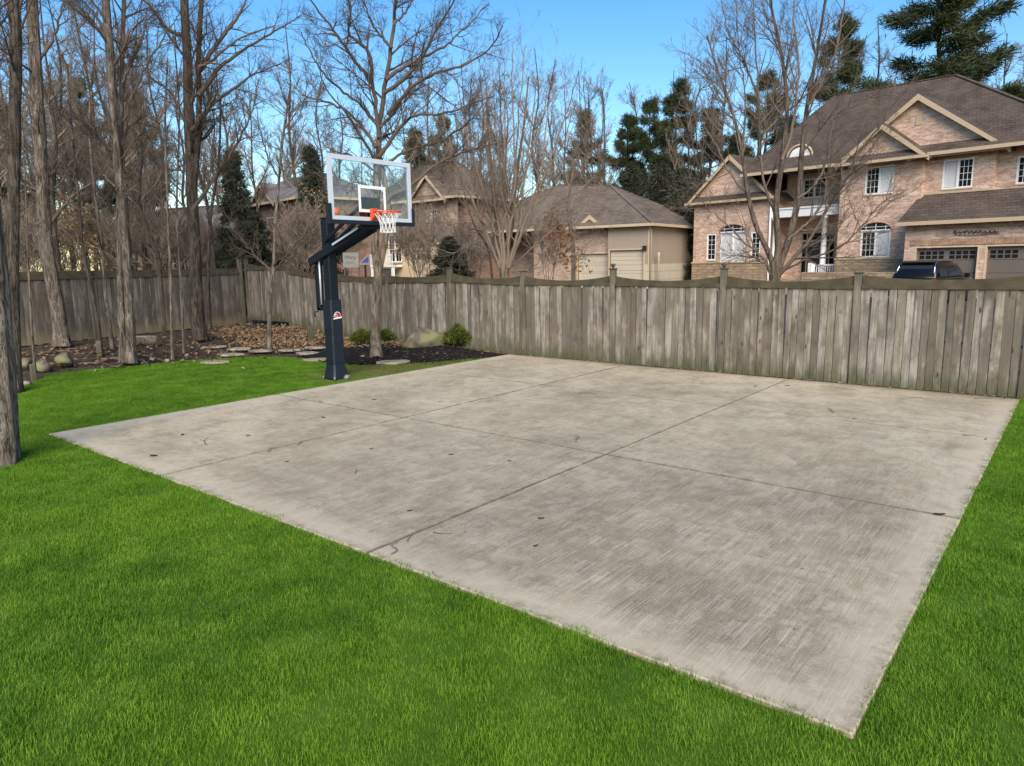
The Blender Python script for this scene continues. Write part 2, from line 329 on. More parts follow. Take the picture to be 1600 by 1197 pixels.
st1 = m.noise(p, 0.75, 7, 0.72, 0.5); st2 = m.noise(m.map(p, (1, 0.6, 1)), 1.7, 7, 0.74, 0.3)
c = m.mix(m.rng(st1, 0.50, 0.62, 0, 0.42), c, (0.205, 0.165, 0.105))
c = m.mix(m.rng(st2, 0.53, 0.63, 0, 0.45), c, (0.19, 0.152, 0.097))
c = m.mix(m.rng(st2, 0.43, 0.33, 0, 0.45), c, (0.60, 0.53, 0.42))
c = m.mix(m.rng(grit, 0.50, 0.70, 0, 0.35), c, (0.18, 0.15, 0.105))
c = m.mix(m.rng(grit, 0.47, 0.32, 0, 0.3), c, (0.52, 0.465, 0.38))
# wear: the quarter nearest the lawn's corner is the most weathered
near = m.math('MULTIPLY', m.rng(x, 1.8, 7.0), m.rng(y, 7.0, 2.0))
near = m.math('ADD', m.math('MULTIPLY', near, 0.78), 0.2)
wet = m.noise(p, 0.8, 6, 0.68, 0.3)
c = m.mix(m.math('MULTIPLY', m.math('POWER', near, 1.6), 0.36), c, (0.21, 0.168, 0.105))
c = m.mix(m.math('MULTIPLY', m.rng(wet, 0.40, 0.66, 0, 0.62), near), c, (0.165, 0.135, 0.09))
c = m.mix(m.math('MULTIPLY', m.rng(blk, 0.5, 1.0, 0, 0.3), near), c, (0.16, 0.13, 0.088))
c = m.mix(m.math('MULTIPLY', m.rng(blk, 0.45, 0.0, 0, 0.3), near), c, (0.50, 0.44, 0.35))
c = m.mix(m.math('MULTIPLY', m.rng(streak, 0.52, 0.68, 0, 0.42), near), c, (0.15, 0.122, 0.082))
c = m.mix(m.math('MULTIPLY', m.rng(streak2, 0.56, 0.63, 0, 0.6), near), c, (0.56, 0.50, 0.41))
c = m.mix(m.math('MULTIPLY', m.rng(streak2, 0.445, 0.37, 0, 0.7), near), c, (0.10, 0.082, 0.056))
c = m.mix(m.rng(fine, 0.53, 0.72, 0, 0.4), c, (0.17, 0.143, 0.10))
c = m.mix(m.rng(fine, 0.46, 0.30, 0, 0.3), c, (0.54, 0.49, 0.41))
c = m.mix(m.math('MULTIPLY', m.rng(streak3, 0.64, 0.70, 0, 0.55), near), c, (0.09, 0.074, 0.05))
c = m.mix(m.math('MULTIPLY', m.rng(streak3, 0.36, 0.29, 0, 0.42), near), c, (0.60, 0.54, 0.45))
c = m.mix(m.rng(spk, 0.52, 0.66, 0, 0.5), c, (0.13, 0.108, 0.075))
c = m.mix(m.rng(spk, 0.45, 0.33, 0, 0.4), c, (0.60, 0.53, 0.42))
pit = m.n('ShaderNodeTexVoronoi', {'Vector': p, 'Scale': 5.0}).outputs['Distance']
c = m.mix(m.rng(pit, 0.075, 0.04, 0, 0.7), c, (0.11, 0.092, 0.065))
ex = m.math('MINIMUM', m.math('MINIMUM', x, m.math('SUBTRACT', PW, x)), m.math('MINIMUM', y, m.math('SUBTRACT', 12.0, y)))
ex = m.math('ADD', ex, m.math('MULTIPLY', m.math('SUBTRACT', mid, 0.5), 0.5))
c = m.mix(m.rng(ex, 0.42, 0.10, 0, 0.62), c, (0.54, 0.455, 0.33))
c = m.mix(m.math('MULTIPLY', m.rng(ex, 0.10, -0.03, 0, 0.7), m.rng(grit, 0.4, 0.6)), c, (0.16, 0.12, 0.07))
jd = None
for ax, q in ((x, 3.191), (x, 6.545), (y, 3.444), (y, 6.76)):
    t = m.math('ABSOLUTE', m.math('SUBTRACT', ax, q)); jd = t if jd is None else m.math('MINIMUM', jd, t)
jd = m.math('ADD', jd, m.math('MULTIPLY', m.math('SUBTRACT', m.noise(p, 9, 4), 0.5), 0.035))
c = m.mix(m.rng(jd, 0.026, 0.008, 0, 0.85), c, (0.085, 0.07, 0.052))
far_edge = m.math('ADD', m.math('SUBTRACT', PD, y), m.math('MULTIPLY', m.math('SUBTRACT', blot, 0.5), 0.8))
c = m.mix(m.rng(far_edge, 0.28, 0.0, 0, 0.7), c, (0.15, 0.14, 0.085))  # concrete darkens to olive brown towards its far edge by the fence
m.col(c)
hgt = m.math('ADD', m.math('MULTIPLY', streak2, 0.6), m.math('ADD', m.math('MULTIPLY', fine, 0.35), m.math('MULTIPLY', mid, 0.6)))
m.bump(hgt, 0.35, 0.012)
MAT['concrete'] = m.m

# ------------------------------------------------------------------ the setting
xs = np.concatenate([np.linspace(-400, -45, 14), np.arange(-42, 30, 1.0), np.linspace(32, 400, 14)])
ys = np.concatenate([np.linspace(-400, -14, 12), np.arange(-12, 46, 1.0), np.linspace(48, 500, 16)])
GV = [(a, b, H(a, b)-0.07) for b in ys for a in xs]; nx = len(xs)
GF = [(j*nx+i, j*nx+i+1, (j+1)*nx+i+1, (j+1)*nx+i) for j in range(len(ys)-1) for i in range(nx-1)]
setp(link('ground', mesh_np('ground', GV, GF, True), MAT['soil']), kind='structure')

# lawn outline: the planting bed bites into it on the far left
bed_edge = [onz(-60, 640), onz(40, 602), onz(75, 584), onz(130, 577), onz(200, 571), onz(290, 562), onz(380, 557), onz(440, 556), onz(500, 564)]
lawn_poly = [(0, PD-0.5), (0, 0), (PW, 0), (PW, 9.9), (18, 9.9), (18, -9), (-7, -9)] + [(q[0], q[1]) for q in bed_edge[1:]] + [(-1.7, 6.6), (-0.75, 7.6), (-0.25, 8.7), (-0.1, 9.26)]
pts = [Vector((a, b, -0.028)) for a, b in lawn_poly]
tri = tessellate_polygon([pts])
lawn = setp(link('lawn', mesh_np('lawn', [tuple(q) for q in pts], [t if (pts[t[1]]-pts[t[0]]).cross(pts[t[2]]-pts[t[0]]).z > 0 else t[::-1] for t in tri]), MAT['turf']), kind='structure')
RNG = np.random.default_rng(7)
def tuft(seed, n=28, rad=0.06, h=0.026):
    r = np.random.default_rng(seed); V = []; F = []
    for i in range(n):
        a, q = r.uniform(0, 6.283), rad*math.sqrt(r.uniform()); bx, by = q*math.cos(a), q*math.sin(a)
        d = r.uniform(0, 6.283); ln = h*r.uniform(0.55, 1.15); le = ln*r.uniform(0.2, 0.9); wd = r.uniform(0.0011, 0.0019)
        px_, py_ = -math.sin(d)*wd, math.cos(d)*wd; b = len(V)
        V += [(bx-px_, by-py_, 0), (bx+px_, by+py_, 0), (bx+px_*.8+math.cos(d)*le*.35, by+py_*.8+math.sin(d)*le*.35, ln*.62), (bx-px_*.8+math.cos(d)*le*.35, by-py_*.8+math.sin(d)*le*.35, ln*.62), (bx+math.cos(d)*le, by+math.sin(d)*le, ln)]
        F += [(b, b+1, b+2), (b, b+2, b+3), (b+3, b+2, b+4)]
    me = mesh_np('grass_tuft', V, F); me.materials.append(MAT['blade']); return bpy.data.objects.new('grass_tuft', me)
tufts = [tuft(s) for s in (1, 2, 3)]
V_ = [tuple(v.co) for v in lawn.data.vertices]; F_ = [tuple(f.vertices) for f in lawn.data.polygons]
for (ax, ay), (bx, by), (nx_, ny_) in (((0, 0), (PW, 0), (0, 1)), ((PW, 0), (PW, 9.7), (-1, 0)), ((0, 0), (0, 8.6), (1, 0))):   # grass creeping over the slab's edge
    n_ = 90; b_ = len(V_)
    for k in range(n_+1):
        t = k/n_; w_ = min(0.006, -0.008+0.006*math.sin(k*0.9+bx)+0.008*RNG.normal()); x_, y_ = ax+(bx-ax)*t, ay+(by-ay)*t
        V_ += [(x_-nx_*0.08, y_-ny_*0.08, -0.022), (x_+nx_*w_, y_+ny_*w_, -0.012)]
    F_ += [f for k in range(n_) for f in ((b_+2*k, b_+2*k+2, b_+2*k+3), (b_+2*k, b_+2*k+3, b_+2*k+1))]
gm = mesh_np('grass', V_, F_); gm.materials.append(MAT['blade'])
grass = setp(link('grass', gm), 'short bright green mown grass covering the lawn', 'grass', kind='stuff'); grass.location.z = 0.001
ng = bpy.data.node_groups.new('grass_scatter', 'GeometryNodeTree')
ng.interface.new_socket('Geometry', in_out='INPUT', socket_type='NodeSocketGeometry'); ng.interface.new_socket('Geometry', in_out='OUTPUT', socket_type='NodeSocketGeometry')
gi = ng.nodes.new('NodeGroupInput'); go = ng.nodes.new('NodeGroupOutput'); jn = ng.nodes.new('GeometryNodeJoinGeometry')
for k, tf in enumerate(tufts):
    dp = ng.nodes.new('GeometryNodeDistributePointsOnFaces'); dp.inputs['Density'].default_value = 210.0; dp.inputs['Seed'].default_value = k+3
    oi = ng.nodes.new('GeometryNodeObjectInfo'); oi.inputs['Object'].default_value = tf
    ip = ng.nodes.new('GeometryNodeInstanceOnPoints')
    rv = ng.nodes.new('FunctionNodeRandomValue'); rv.data_type = 'FLOAT_VECTOR'; rv.inputs[0].default_value = (-0.15, -0.15, 0); rv.inputs[1].default_value = (0.15, 0.15, 6.283); rv.inputs['Seed'].default_value = k
    rs = ng.nodes.new('FunctionNodeRandomValue'); rs.inputs[2].default_value = 0.7; rs.inputs[3].default_value = 1.25; rs.inputs['Seed'].default_value = k+11
    ng.links.new(gi.outputs[0], dp.inputs['Mesh']); ng.links.new(dp.outputs['Points'], ip.inputs['Points']); ng.links.new(oi.outputs['Geometry'], ip.inputs['Instance'])
    nzt = ng.nodes.new('ShaderNodeTexNoise'); nzt.inputs['Scale'].default_value = 2.6; nzt.inputs['Detail'].default_value = 4.0
    mr = ng.nodes.new('ShaderNodeMapRange'); mr.inputs[1].default_value = 0.3; mr.inputs[2].default_value = 0.7; mr.inputs[3].default_value = 0.65; mr.inputs[4].default_value = 1.45
    mm = ng.nodes.new('ShaderNodeMath'); mm.operation = 'MULTIPLY'; ng.links.new(nzt.outputs[0], mr.inputs[0]); ng.links.new(mr.outputs[0], mm.inputs[0]); ng.links.new(rs.outputs[1], mm.inputs[1])
    ng.links.new(rv.outputs[0], ip.inputs['Rotation']); ng.links.new(mm.outputs[0], ip.inputs['Scale']); ng.links.new(ip.outputs[0], jn.inputs[0])
ng.links.new(jn.outputs[0], go.inputs[0])
md = grass.modifiers.new('scatter', 'NODES'); md.node_group = ng

# concrete pad: nine panels between saw-cut joints
pad = setp(empty('concrete_pad'), kind='structure')
JX = [0, 3.191, 6.545, PW]; JY = [0, 3.444, 6.76, PD]
for i in range(3):
    for j in range(3):
        g_ = 0.007
        x0 = JX[i]+(g_ if i else 0); x1 = JX[i+1]-(g_ if i < 2 else 0); y0 = JY[j]+(g_ if j else 0); y1 = JY[j+1]-(g_ if j < 2 else 0)
        MB().box(x0, x1, y0, y1, -0.13, RNG.uniform(-0.003, 0.003)).build('panel', MAT['concrete'], pad, 0.008)
MB().box(0.05, PW-0.05, 0.05, PD-0.05, -0.12, -0.03).build('joint_filler', MAT['mulch'], pad)

# black mulch around the trunk and the rock
def patch(name, poly, dz, mat, n=1):
    cx_, cy_ = np.mean([q[0] for q in poly]), np.mean([q[1] for q in poly]); V = [(cx_, cy_, H(cx_, cy_)+dz)]; F = []
    K = 6; n_ = len(poly)
    for k in range(1, K+1):
        for q in poly:
            a, b = cx_+(q[0]-cx_)*k/K, cy_+(q[1]-cy_)*k/K; V.append((a, b, H(a, b)+dz*(1 if k < K else -0.5)))
    for i in range(n_):
        j = (i+1) % n_; F.append((0, 1+i, 1+j, 1+j))
    F = [f[:3] for f in F]; Fq = [(1+k*n_+i, 1+(k+1)*n_+i, 1+(k+1)*n_+(i+1) % n_, 1+k*n_+(i+1) % n_) for k in range(K-1) for i in range(n_)]
    me = bpy.data.meshes.new(name); me.from_pydata(V, [], F+Fq); me.polygons.foreach_set('use_smooth', [True]*len(me.polygons))
    bm = bmesh.new(); bm.from_mesh(me); bmesh.ops.recalc_face_normals(bm, faces=bm.faces); bm.to_mesh(me); bm.free()
    return link(name, me, mat)
mul = patch('mulch_bed', [(-4.4, 7.0), (-3.3, 6.5), (-2.2, 6.6), (-1.2, 7.3), (-0.5, 8.4), (-0.05, 9.3), (-0.05, 9.75), (-2.5, 9.8), (-4.5, 9.2)], 0.03, MAT['mulch'])
setp(mul, kind='structure')
# street and drives behind the fence
def strip(name, poly, dz, mat):
    me = bpy.data.meshes.new(name); me.from_pydata([(a, b, H(a, b)+dz) for a, b in poly], [], [list(range(len(poly)))]); return setp(link(name, me, mat), kind='structure')
for k in range(1):
    V = []; F = []
    for i, a in enumerate(np.arange(-60, 60.1, 3)):
        for b in (17.5, 20.5, 24.0): V.append((a, b-0.19*(a-5)*0.5, H(a, b-0.19*(a-5)*0.5)-0.02))
    n_ = len(V)//3
    for i in range(n_-1):
        for j in range(2): F.append((i*3+j, i*3+3+j, i*3+4+j, i*3+1+j))
    setp(link('street', mesh_np('street', V, F, True), MAT['asphalt']), kind='structure')

# ------------------------------------------------------------------ fences
BW = 0.142
def fence(root, posts, tops, mat_b, mat_p, seed, style, gap=0.008, lift=()):
    r = random.Random(seed); meshes = {}
    for pi, (px_, py_) in enumerate(posts):
        z = H(px_, py_); hp = tops[pi]+(lift[pi] if pi < len(lift) else 0)
        e = MB().box(-0.058, 0.058, -0.058, 0.058, -0.3, hp).build('post', mat_p, root, 0.006, (px_, py_, z))
        d = Vector((posts[min(pi+1, len(posts)-1)][0]-posts[max(pi-1, 0)][0], posts[min(pi+1, len(posts)-1)][1]-posts[max(pi-1, 0)][1], 0))
        e.rotation_euler = (r.uniform(-.008, .008), r.uniform(-.012, .012), math.atan2(d.y, d.x))
        cp = MB().box(-0.072, 0.072, -0.072, 0.072, hp, hp+0.028).build('post_cap', MAT['fence_trim'], e, 0.008)
        if style == 'pad' and pi in (6, 7):
            MB().tube([(0, 0, hp+0.02), (0, 0, hp+0.05), (0, 0, hp+0.075), (0, 0, hp+0.11), (0, 0, hp+0.125)], [0.03, 0.025, 0.05, 0.055, 0.03], 8).build('finial', MAT['fence_trim'], e)
    for pi in range(len(posts)-1):
        a = Vector((*posts[pi], 0)); b = Vector((*posts[pi+1], 0)); L = (b-a).length; t = (b-a)/L; nrm = Vector((t.y, -t.x, 0)); az = math.atan2(t.y, t.x)
        x = 0.062
        while x < L-0.07:
            wd = BW*r.uniform(0.74, 1.1); wd = round(min(wd, L-0.062-x), 2)
            if wd < 0.03: break
            hb = 1.655+r.uniform(-0.012, 0.012)
            key = round(wd, 2)
            me = meshes.get((key, 0))
            if me is None:
                bm = MB().box(-wd/2+gap/2, wd/2-gap/2, -0.010, 0.010, -0.04, 1.655)
                o = bm.build('board', mat_b, root, 0.003); me = o.data; meshes[(key, 0)] = me; 
            else: o = link('board', me, None, root)
            p_ = a+t*(x+wd/2)+nrm*(0.012+r.uniform(-0.004, 0.004)); o.location = (p_.x, p_.y, H(p_.x, p_.y)+r.uniform(-0.02, 0.01)+(lift[pi] if pi < len(lift) else 0))
            o.rotation_euler = (r.uniform(-.008, .008), r.uniform(-.012, .012), az+r.uniform(-.04, .04)); x += wd
        lf = lift[pi] if pi < len(lift) else 0; za, zb = H(a.x, a.y)+lf, H(b.x, b.y)+lf
        def seg(name, zc, hh, dd, off, mat):
            A = a+t*0.05+nrm*off; B = b-t*0.05+nrm*off
            return MB().bar((A.x, A.y, za+zc), (B.x, B.y, zb+zc+r.uniform(-.01, .01)), dd, hh).build(name, mat, root, 0.004)
        seg('rail', 0.35, 0.085, 0.038, -0.028, mat_p); seg('rail', 1.66, 0.07, 0.045, 0.030, MAT['fence_trim'])
        # scalloped top board, dipping between the posts
        A = a+t*0.06; N = 12; lo = []; hi = []; dip = 0.085*r.uniform(0.7, 1.2) if style == 'pad' else 0.03*r.uniform(0, 1); e0, e1 = r.uniform(-.012, .012), r.uniform(-.012, .012)
        for k in range(N+1):
            s_ = k/N; q = A+t*(L-0.12)*s_+nrm*0.004; zz = za+(zb-za)*s_
            lo.append(Vector((q.x, q.y, zz+1.685))); hi.append(Vector((q.x, q.y, zz+1.845-dip*math.sin(math.pi*s_)**0.8+e0*(1-s_)+e1*s_)))
        ex = nrm*-0.036; mb = MB()
        V = lo+hi+[v+ex for v in lo]+[v+ex for v in hi]; n1 = N+1; F = []
        for k in range(N):
            F += [(k, k+1, n1+k+1, n1+k), (2*n1+k+1, 2*n1+k, 3*n1+k, 3*n1+k+1), (n1+k, n1+k+1, 3*n1+k+1, 3*n1+k), (k+1, k, 2*n1+k, 2*n1+k+1)]
        F += [(0, n1, 3*n1, 2*n1), (N, 2*n1+N, 3*n1+N, n1+N)]
        mb.add(V, F).build('top_board', MAT['fence_trim'], root)

fr = empty('wooden_fence', (0, 0, 0), 0, 'weathered grey board fence with scalloped top along the concrete pad', 'fence')
PXS = [12.4, 9.98, 7.57, 5.17, 2.72, 0.32, -2.1, -4.5, -6.9, -9.3, -11.75]
posts_r = [(q, 9.97+0.02*math.sin(i*2.1)+(0.0 if q > -5 else 0.06)) for i, q in enumerate(PXS)][::-1]
fence(fr, posts_r, [1.98, 1.97, 1.98, 2.0, 1.97, 1.94, 1.98, 1.97, 1.88, 1.86, 1.9], MAT['fence'], MAT['fence_post'], 5, 'pad', lift=(.13,))
fl = empty('wooden_fence', (0, 0, 0), 0, 'dark old board fence with flat top rail behind the left tree trunks', 'fence')
posts_l = [(-9.6, -2.0), (-9.8, 0.4), (-10.45, 2.7), (-10.95, 4.8), (-11.4, 6.9), (-11.75, 9.82)]
fence(fl, posts_l, [2.15, 2.15, 2.15, 2.17, 2.17, 2.13], MAT['fence_old'], MAT['fence_post'], 9, 'flat')

strip('soil_strip', [(-.2, PD+.004), (PW+.2, PD+.004), (PW+.2, 10.3), (-.2, 10.3)], -.012, MAT['soil'])
# ------------------------------------------------------------------ basketball hoop
HX, HY = -0.549, 5.125
hp = empty('basketball_hoop', (HX, HY, 0), 0, 'tall navy basketball hoop with clear backboard at the edge of the pad', 'basketball hoop')
def L(x, y, z): return (x-HX, y-HY, z)
MB().box(-0.095, 0.095, -0.095, 0.095, 0.0, 3.02).build('pole', MAT['hoop_navy'], hp, 0.012)
MB().box(-0.12, 0.33, -0.1, 0.1, 3.021, 3.04).build('pole_cap', MAT['hoop_navy'], hp, 0.006)
def ringbox(mb, rows):                    # stacked square sections (z, half size)
    V = []; F = []
    for z_, h_ in rows:
        c_ = h_*0.82
        V += [(-h_, -c_, z_), (-c_, -h_, z_), (c_, -h_, z_), (h_, -c_, z_), (h_, c_, z_), (c_, h_, z_), (-c_, h_, z_), (-h_, c_, z_)]
    for k in range(len(rows)-1):
        for i in range(8): F.append((k*8+i, k*8+(i+1) % 8, (k+1)*8+(i+1) % 8, (k+1)*8+i))
    F += [tuple(range(8))[::-1], tuple(range((len(rows)-1)*8, len(rows)*8))]; return mb.add(V, F)
pp = ringbox(MB(), [(0.30, 0.128), (0.31, 0.133), (0.52, 0.130), (0.70, 0.1335), (0.84, 0.129), (0.98, 0.134), (1.12, 0.131), (1.30, 0.133), (1.50, 0.129), (1.515, 0.122)]).build('pole_pad', MAT['pad_navy'], hp)
ringbox(MB(), [(0.0, 0.178), (0.03, 0.182), (0.10, 0.165), (0.26, 0.137), (0.298, 0.134)]).build('base_skirt', MAT['pad_navy'], hp)
for sx_, sy_ in ((0.17, 0.17), (0.17, -0.17), (-0.17, -0.17), (-0.17, 0.17)):
    MB().tube([(sx_, sy_, 0.0), (sx_, sy_, 0.055)], 0.017, 8).build('anchor_bolt', MAT['steel'], hp)
MB().tube([(0.21, 0.08, 0.0), (0.21, 0.08, 0.045), (0.21, 0.08, 0.05), (0.21, 0.08, 0.075)], [0.055, 0.055, 0.03, 0.03], 10).build('ground_sleeve', MAT['steel'], hp)
# emblem on the pad: a red dome over a white band
q = [(0.1352, 0.075*math.cos(t), 1.195+0.085*math.sin(t)) for t in np.linspace(0, math.pi, 14)]
MB().prism([(a, b*1.12, 1.185+(c_-1.185)*1.12) for a, b, c_ in q], (0.002, 0, 0)).build('emblem_outline', MAT['net'], pp)
MB().prism([(a+0.003, b, c_) for a, b, c_ in q], (0.002, 0, 0)).build('emblem_dome', MAT['logo_red'], pp)
q = [(0.1395, -0.03+0.028*math.cos(t), 1.225+0.025*math.sin(t)) for t in np.linspace(0, 6.0, 12)]
MB().tube(q, 0.006, 5).build('emblem_swirl', MAT['net'], pp)
MB().prism([(0.1352, -0.095, 1.15), (0.1352, 0.09, 1.165), (0.1352, 0.1, 1.195), (0.1352, 0.02, 1.19), (0.1352, -0.085, 1.178)], (0.004, 0, 0)).build('emblem_band', MAT['net'], pp)
BX = 0.747
# parallel lift arms from the pole to the board, with tail carrying the actuator
for sy_ in (-0.125, 0.125):
    MB().bar(L(-1.02, HY+sy_, 2.22), L(0.66, HY+sy_, 2.82), 0.045, 0.15).build('lower_arm', MAT['hoop_navy'], hp, 0.01)
    MB().bar(L(-0.50, HY+sy_*1.05, 2.60), L(0.64, HY+sy_*1.05, 3.20), 0.035, 0.07).build('upper_arm', MAT['hoop_navy'], hp, 0.008)
    MB().bar(L(-0.2, HY+sy_*1.5, 2.53), L(0.55, HY+sy_*1.5, 2.80), 0.012, 0.035).build('arm_trim', MAT['silver'], hp)
MB().box(0.64-HX, 0.70-HX, -0.22, 0.22, 2.78, 3.32).build('board_bracket', MAT['hoop_navy'], hp, 0.01)
MB().tube([L(-0.62, HY, 2.86), L(-0.5, HY, 2.86)], 0.03, 8).build('pivot', MAT['hoop_navy'], hp)
MB().bar(L(-0.98, HY-0.14, 2.23), L(-0.98, HY+0.14, 2.23), 0.06, 0.1).build('tail_bracket', MAT['hoop_navy'], hp, 0.01)
MB().box(-0.43, -0.31, -0.055, 0.055, 1.30, 2.16).build('actuator', MAT['hoop_navy'], hp, 0.012)
MB().tube([(-0.23, -0.075, 1.42), (-0.23, -0.075, 2.30)], 0.017, 8).build('actuator_rod', MAT['silver'], hp)
MB().bar((-0.40, -0.03, 1.33), (-0.09, -0.03, 1.36), 0.05, 0.05).build('actuator_bracket', MAT['hoop_navy'], hp, 0.005)
MB().tube([(-0.37, -0.06, 1.28), (-0.37, -0.14, 1.28), (-0.37, -0.14, 1.18)], 0.014, 6).build('crank_handle', MAT['hoop_navy'], hp)
# board
bd = empty('backboard', L(BX, HY, 2.90)); bd.parent = hp
W2, HB = 0.915, 1.07
MB().box(-0.006, 0.006, -W2+0.05, W2-0.05, 0.05, HB-0.05).build('glass', MAT['acrylic'], bd)
fm = MB(); bw = 0.078
fm.box(-0.022, 0.022, -W2, W2, HB-bw, HB); fm.box(-0.022, 0.022, -W2, W2, 0, bw); fm.box(-0.0218, 0.0218, -W2, -W2+bw, bw, HB-bw); fm.box(-0.0218, 0.0218, W2-bw, W2, bw, HB-bw)
fm.build('frame', MAT['silver'], bd)
tg = MB(); a_, b_, t_ = 0.305, 0.45, 0.05; z0 = 0.16
tg.box(0.0065, 0.009, -a_, a_, z0+b_-t_, z0+b_); tg.box(0.0065, 0.009, -a_, a_, z0, z0+t_); tg.box(0.0065, 0.009, -a_, -a_+t_, z0+t_, z0+b_-t_); tg.box(0.0065, 0.009, a_-t_, a_, z0+t_, z0+b_-t_)
tg.build('target_square', MAT['white'], bd)
pdm = MB(); pdm.box(-0.045, 0.045, -W2-0.045, W2+0.045, -0.055, 0.012); pdm.box(-0.045, 0.045, -W2-0.045, -W2+0.012, 0.012, 0.27); pdm.box(-0.045, 0.045, W2-0.012, W2+0.045, 0.012, 0.27)
pdm.build('edge_padding', MAT['pad_navy'], bd, 0.0)
# rim and net
rm = empty('rim', L(BX, HY, 3.05)); rm.parent = hp
MB().box(0.024, 0.055, -0.085, 0.085, -0.13, 0.075).build('rim_plate', MAT['rim_orange'], rm, 0.005)
MB().prism([(0.055, -0.075, 0.03), (0.22, -0.075, 0.012), (0.22, -0.075, -0.006), (0.055, -0.075, -0.12)], (0, 0.15, 0)).build('rim_brace', MAT['rim_orange'], rm)
RC = 0.15+0.229
ring = [(RC+0.229*math.cos(t), 0.229*math.sin(t), 0) for t in np.linspace(0, 2*math.pi, 33)]
MB().tube(ring, 0.011, 8, False).build('ring', MAT['rim_orange'], rm)
nt_ = MB(); NS = 12
def nr(s_): return 0.229*(1-s_)+0.115*s_ - 0.05*math.sin(math.pi*s_)*0.8 + 0.02*s_*s_
for i in range(NS):
    for sg in (1, -1):
        P_ = []
        for k in range(9):
            s_ = k/8; th = (i+sg*s_*1.5)*2*math.pi/NS; P_.append((RC+nr(s_)*math.cos(th), nr(s_)*math.sin(th), -0.015-0.33*s_))
        nt_.tube(P_, 0.0055, 4, False)
nt_.tube([(RC+nr(1)*math.cos(t), nr(1)*math.sin(t), -0.345) for t in np.linspace(0, 2*math.pi, 17)], 0.007, 4, False)
nt_.tube([(RC+nr(.5)*math.cos(t), nr(.5)*math.sin(t), -0.18) for t in np.linspace(0, 2*math.pi, 17)], 0.006, 4, False)
nt_.build('net', MAT['net'], rm)
for i in range(NS):
    th = i*2*math.pi/NS; MB().tube([(RC+0.229*math.cos(th), 0.229*math.sin(th), -0.004), (RC+0.229*math.cos(th), 0.229*math.sin(th), -0.024)], 0.007, 5).build('net_hook', MAT['rim_orange'], rm)

# ------------------------------------------------------------------ trees: generators
def spawn(P, R, rng, m, t0, t1, lr, ang, npts, upb, wig, rr=0.55, rend=0.004, lpow=0.6, lmin=0.15):
    N, n, _ = P.shape; Lp = np.linalg.norm(np.diff(P, axis=1), axis=2).sum(1)
    wgt = Lp/Lp.sum(); idx = rng.choice(N, size=int(m*N), p=wgt); M = len(idx)
    t = t0+(t1-t0)*rng.uniform(0, 1, M)**0.85; f = t*(n-1); i0 = np.minimum(f.astype(int), n-2); fr_ = (f-i0)[:, None]
    A = P[idx, i0]; B = P[idx, i0+1]; S = A*(1-fr_)+B*fr_; T = B-A; T /= np.linalg.norm(T, axis=1, keepdims=True)+1e-9
    r0 = R[idx, i0]*(1-fr_[:, 0])+R[idx, i0+1]*fr_[:, 0]
    rv_ = rng.normal(size=(M, 3)); Q = np.cross(T, rv_); Q /= np.linalg.norm(Q, axis=1, keepdims=True)+1e-9
    a = np.radians(ang[0]+(ang[1]-ang[0])*rng.uniform(0, 1, M))[:, None]
    D = T*np.cos(a)+Q*np.sin(a); ln = np.maximum(lmin, Lp[idx]*lr*(1-lpow*t)*rng.uniform(0.55, 1.25, M)); st = (ln/(npts-1))[:, None]
    pts_ = [S]
    for k in range(npts-1):
        D = D+rng.normal(size=(M, 3))*wig+np.array([0, 0, upb]); D /= np.linalg.norm(D, axis=1, keepdims=True); pts_.append(pts_[-1]+D*st)
    rs_ = np.maximum(rend, np.minimum(r0*rr, ln*0.02+0.002))
    Rn = rs_[:, None]+(rend*0.6-rs_[:, None])*np.linspace(0, 1, npts)[None]**0.8
    return np.stack(pts_, 1), Rn
def smooth(pts_, n):                       # resample a polyline with Catmull-Rom
    p_ = np.asarray(pts_, float); p_ = np.vstack([2*p_[0]-p_[1], p_, 2*p_[-1]-p_[-2]]); m_ = len(p_)-3; out = []
    for s_ in np.linspace(0, m_-1e-6, n):
        i = int(s_); t = s_-i; a, b, c_, d = p_[i:i+4]
        out.append(0.5*((2*b)+(-a+c_)*t+(2*a-5*b+4*c_-d)*t*t+(-a+3*b-3*c_+d)*t**3))
    return np.array(out)
def cat(parts):
    V = []; F = []; b = 0
    for v, f in parts: V.append(v); F.append(f+b); b += len(v)
    return np.vstack(V), np.vstack(F)
def rough_trunk(P_, R_, k, amp, rng, flare=0.0):
    P2 = P_; V, F = tubes(P2[None], R_[None], k); n = len(P2); V = V.reshape(n, k, 3)
    th = np.arange(k)*2*math.pi/k; ph = rng.uniform(0, 6.28, 6)
    for i in range(n):
        z_ = P2[i, 2]; s_ = 0
        for q_, fq in enumerate((5, 8, 13, 17)): s_ = s_+np.sin(fq*th+ph[q_]+1.7*np.sin(z_*(1.1+0.5*q_)+ph[5]))*(1.0, 0.8, 0.6, 0.5)[q_]
        fl_ = flare*math.exp(-max(0.0, z_-P2[0, 2])/0.22)*(0.7+0.5*np.sin(4*th+ph[4]))
        V[i] = P2[i]+(V[i]-P2[i])*(1+amp*s_+fl_)[:, None]
    return V.reshape(-1, 3), F
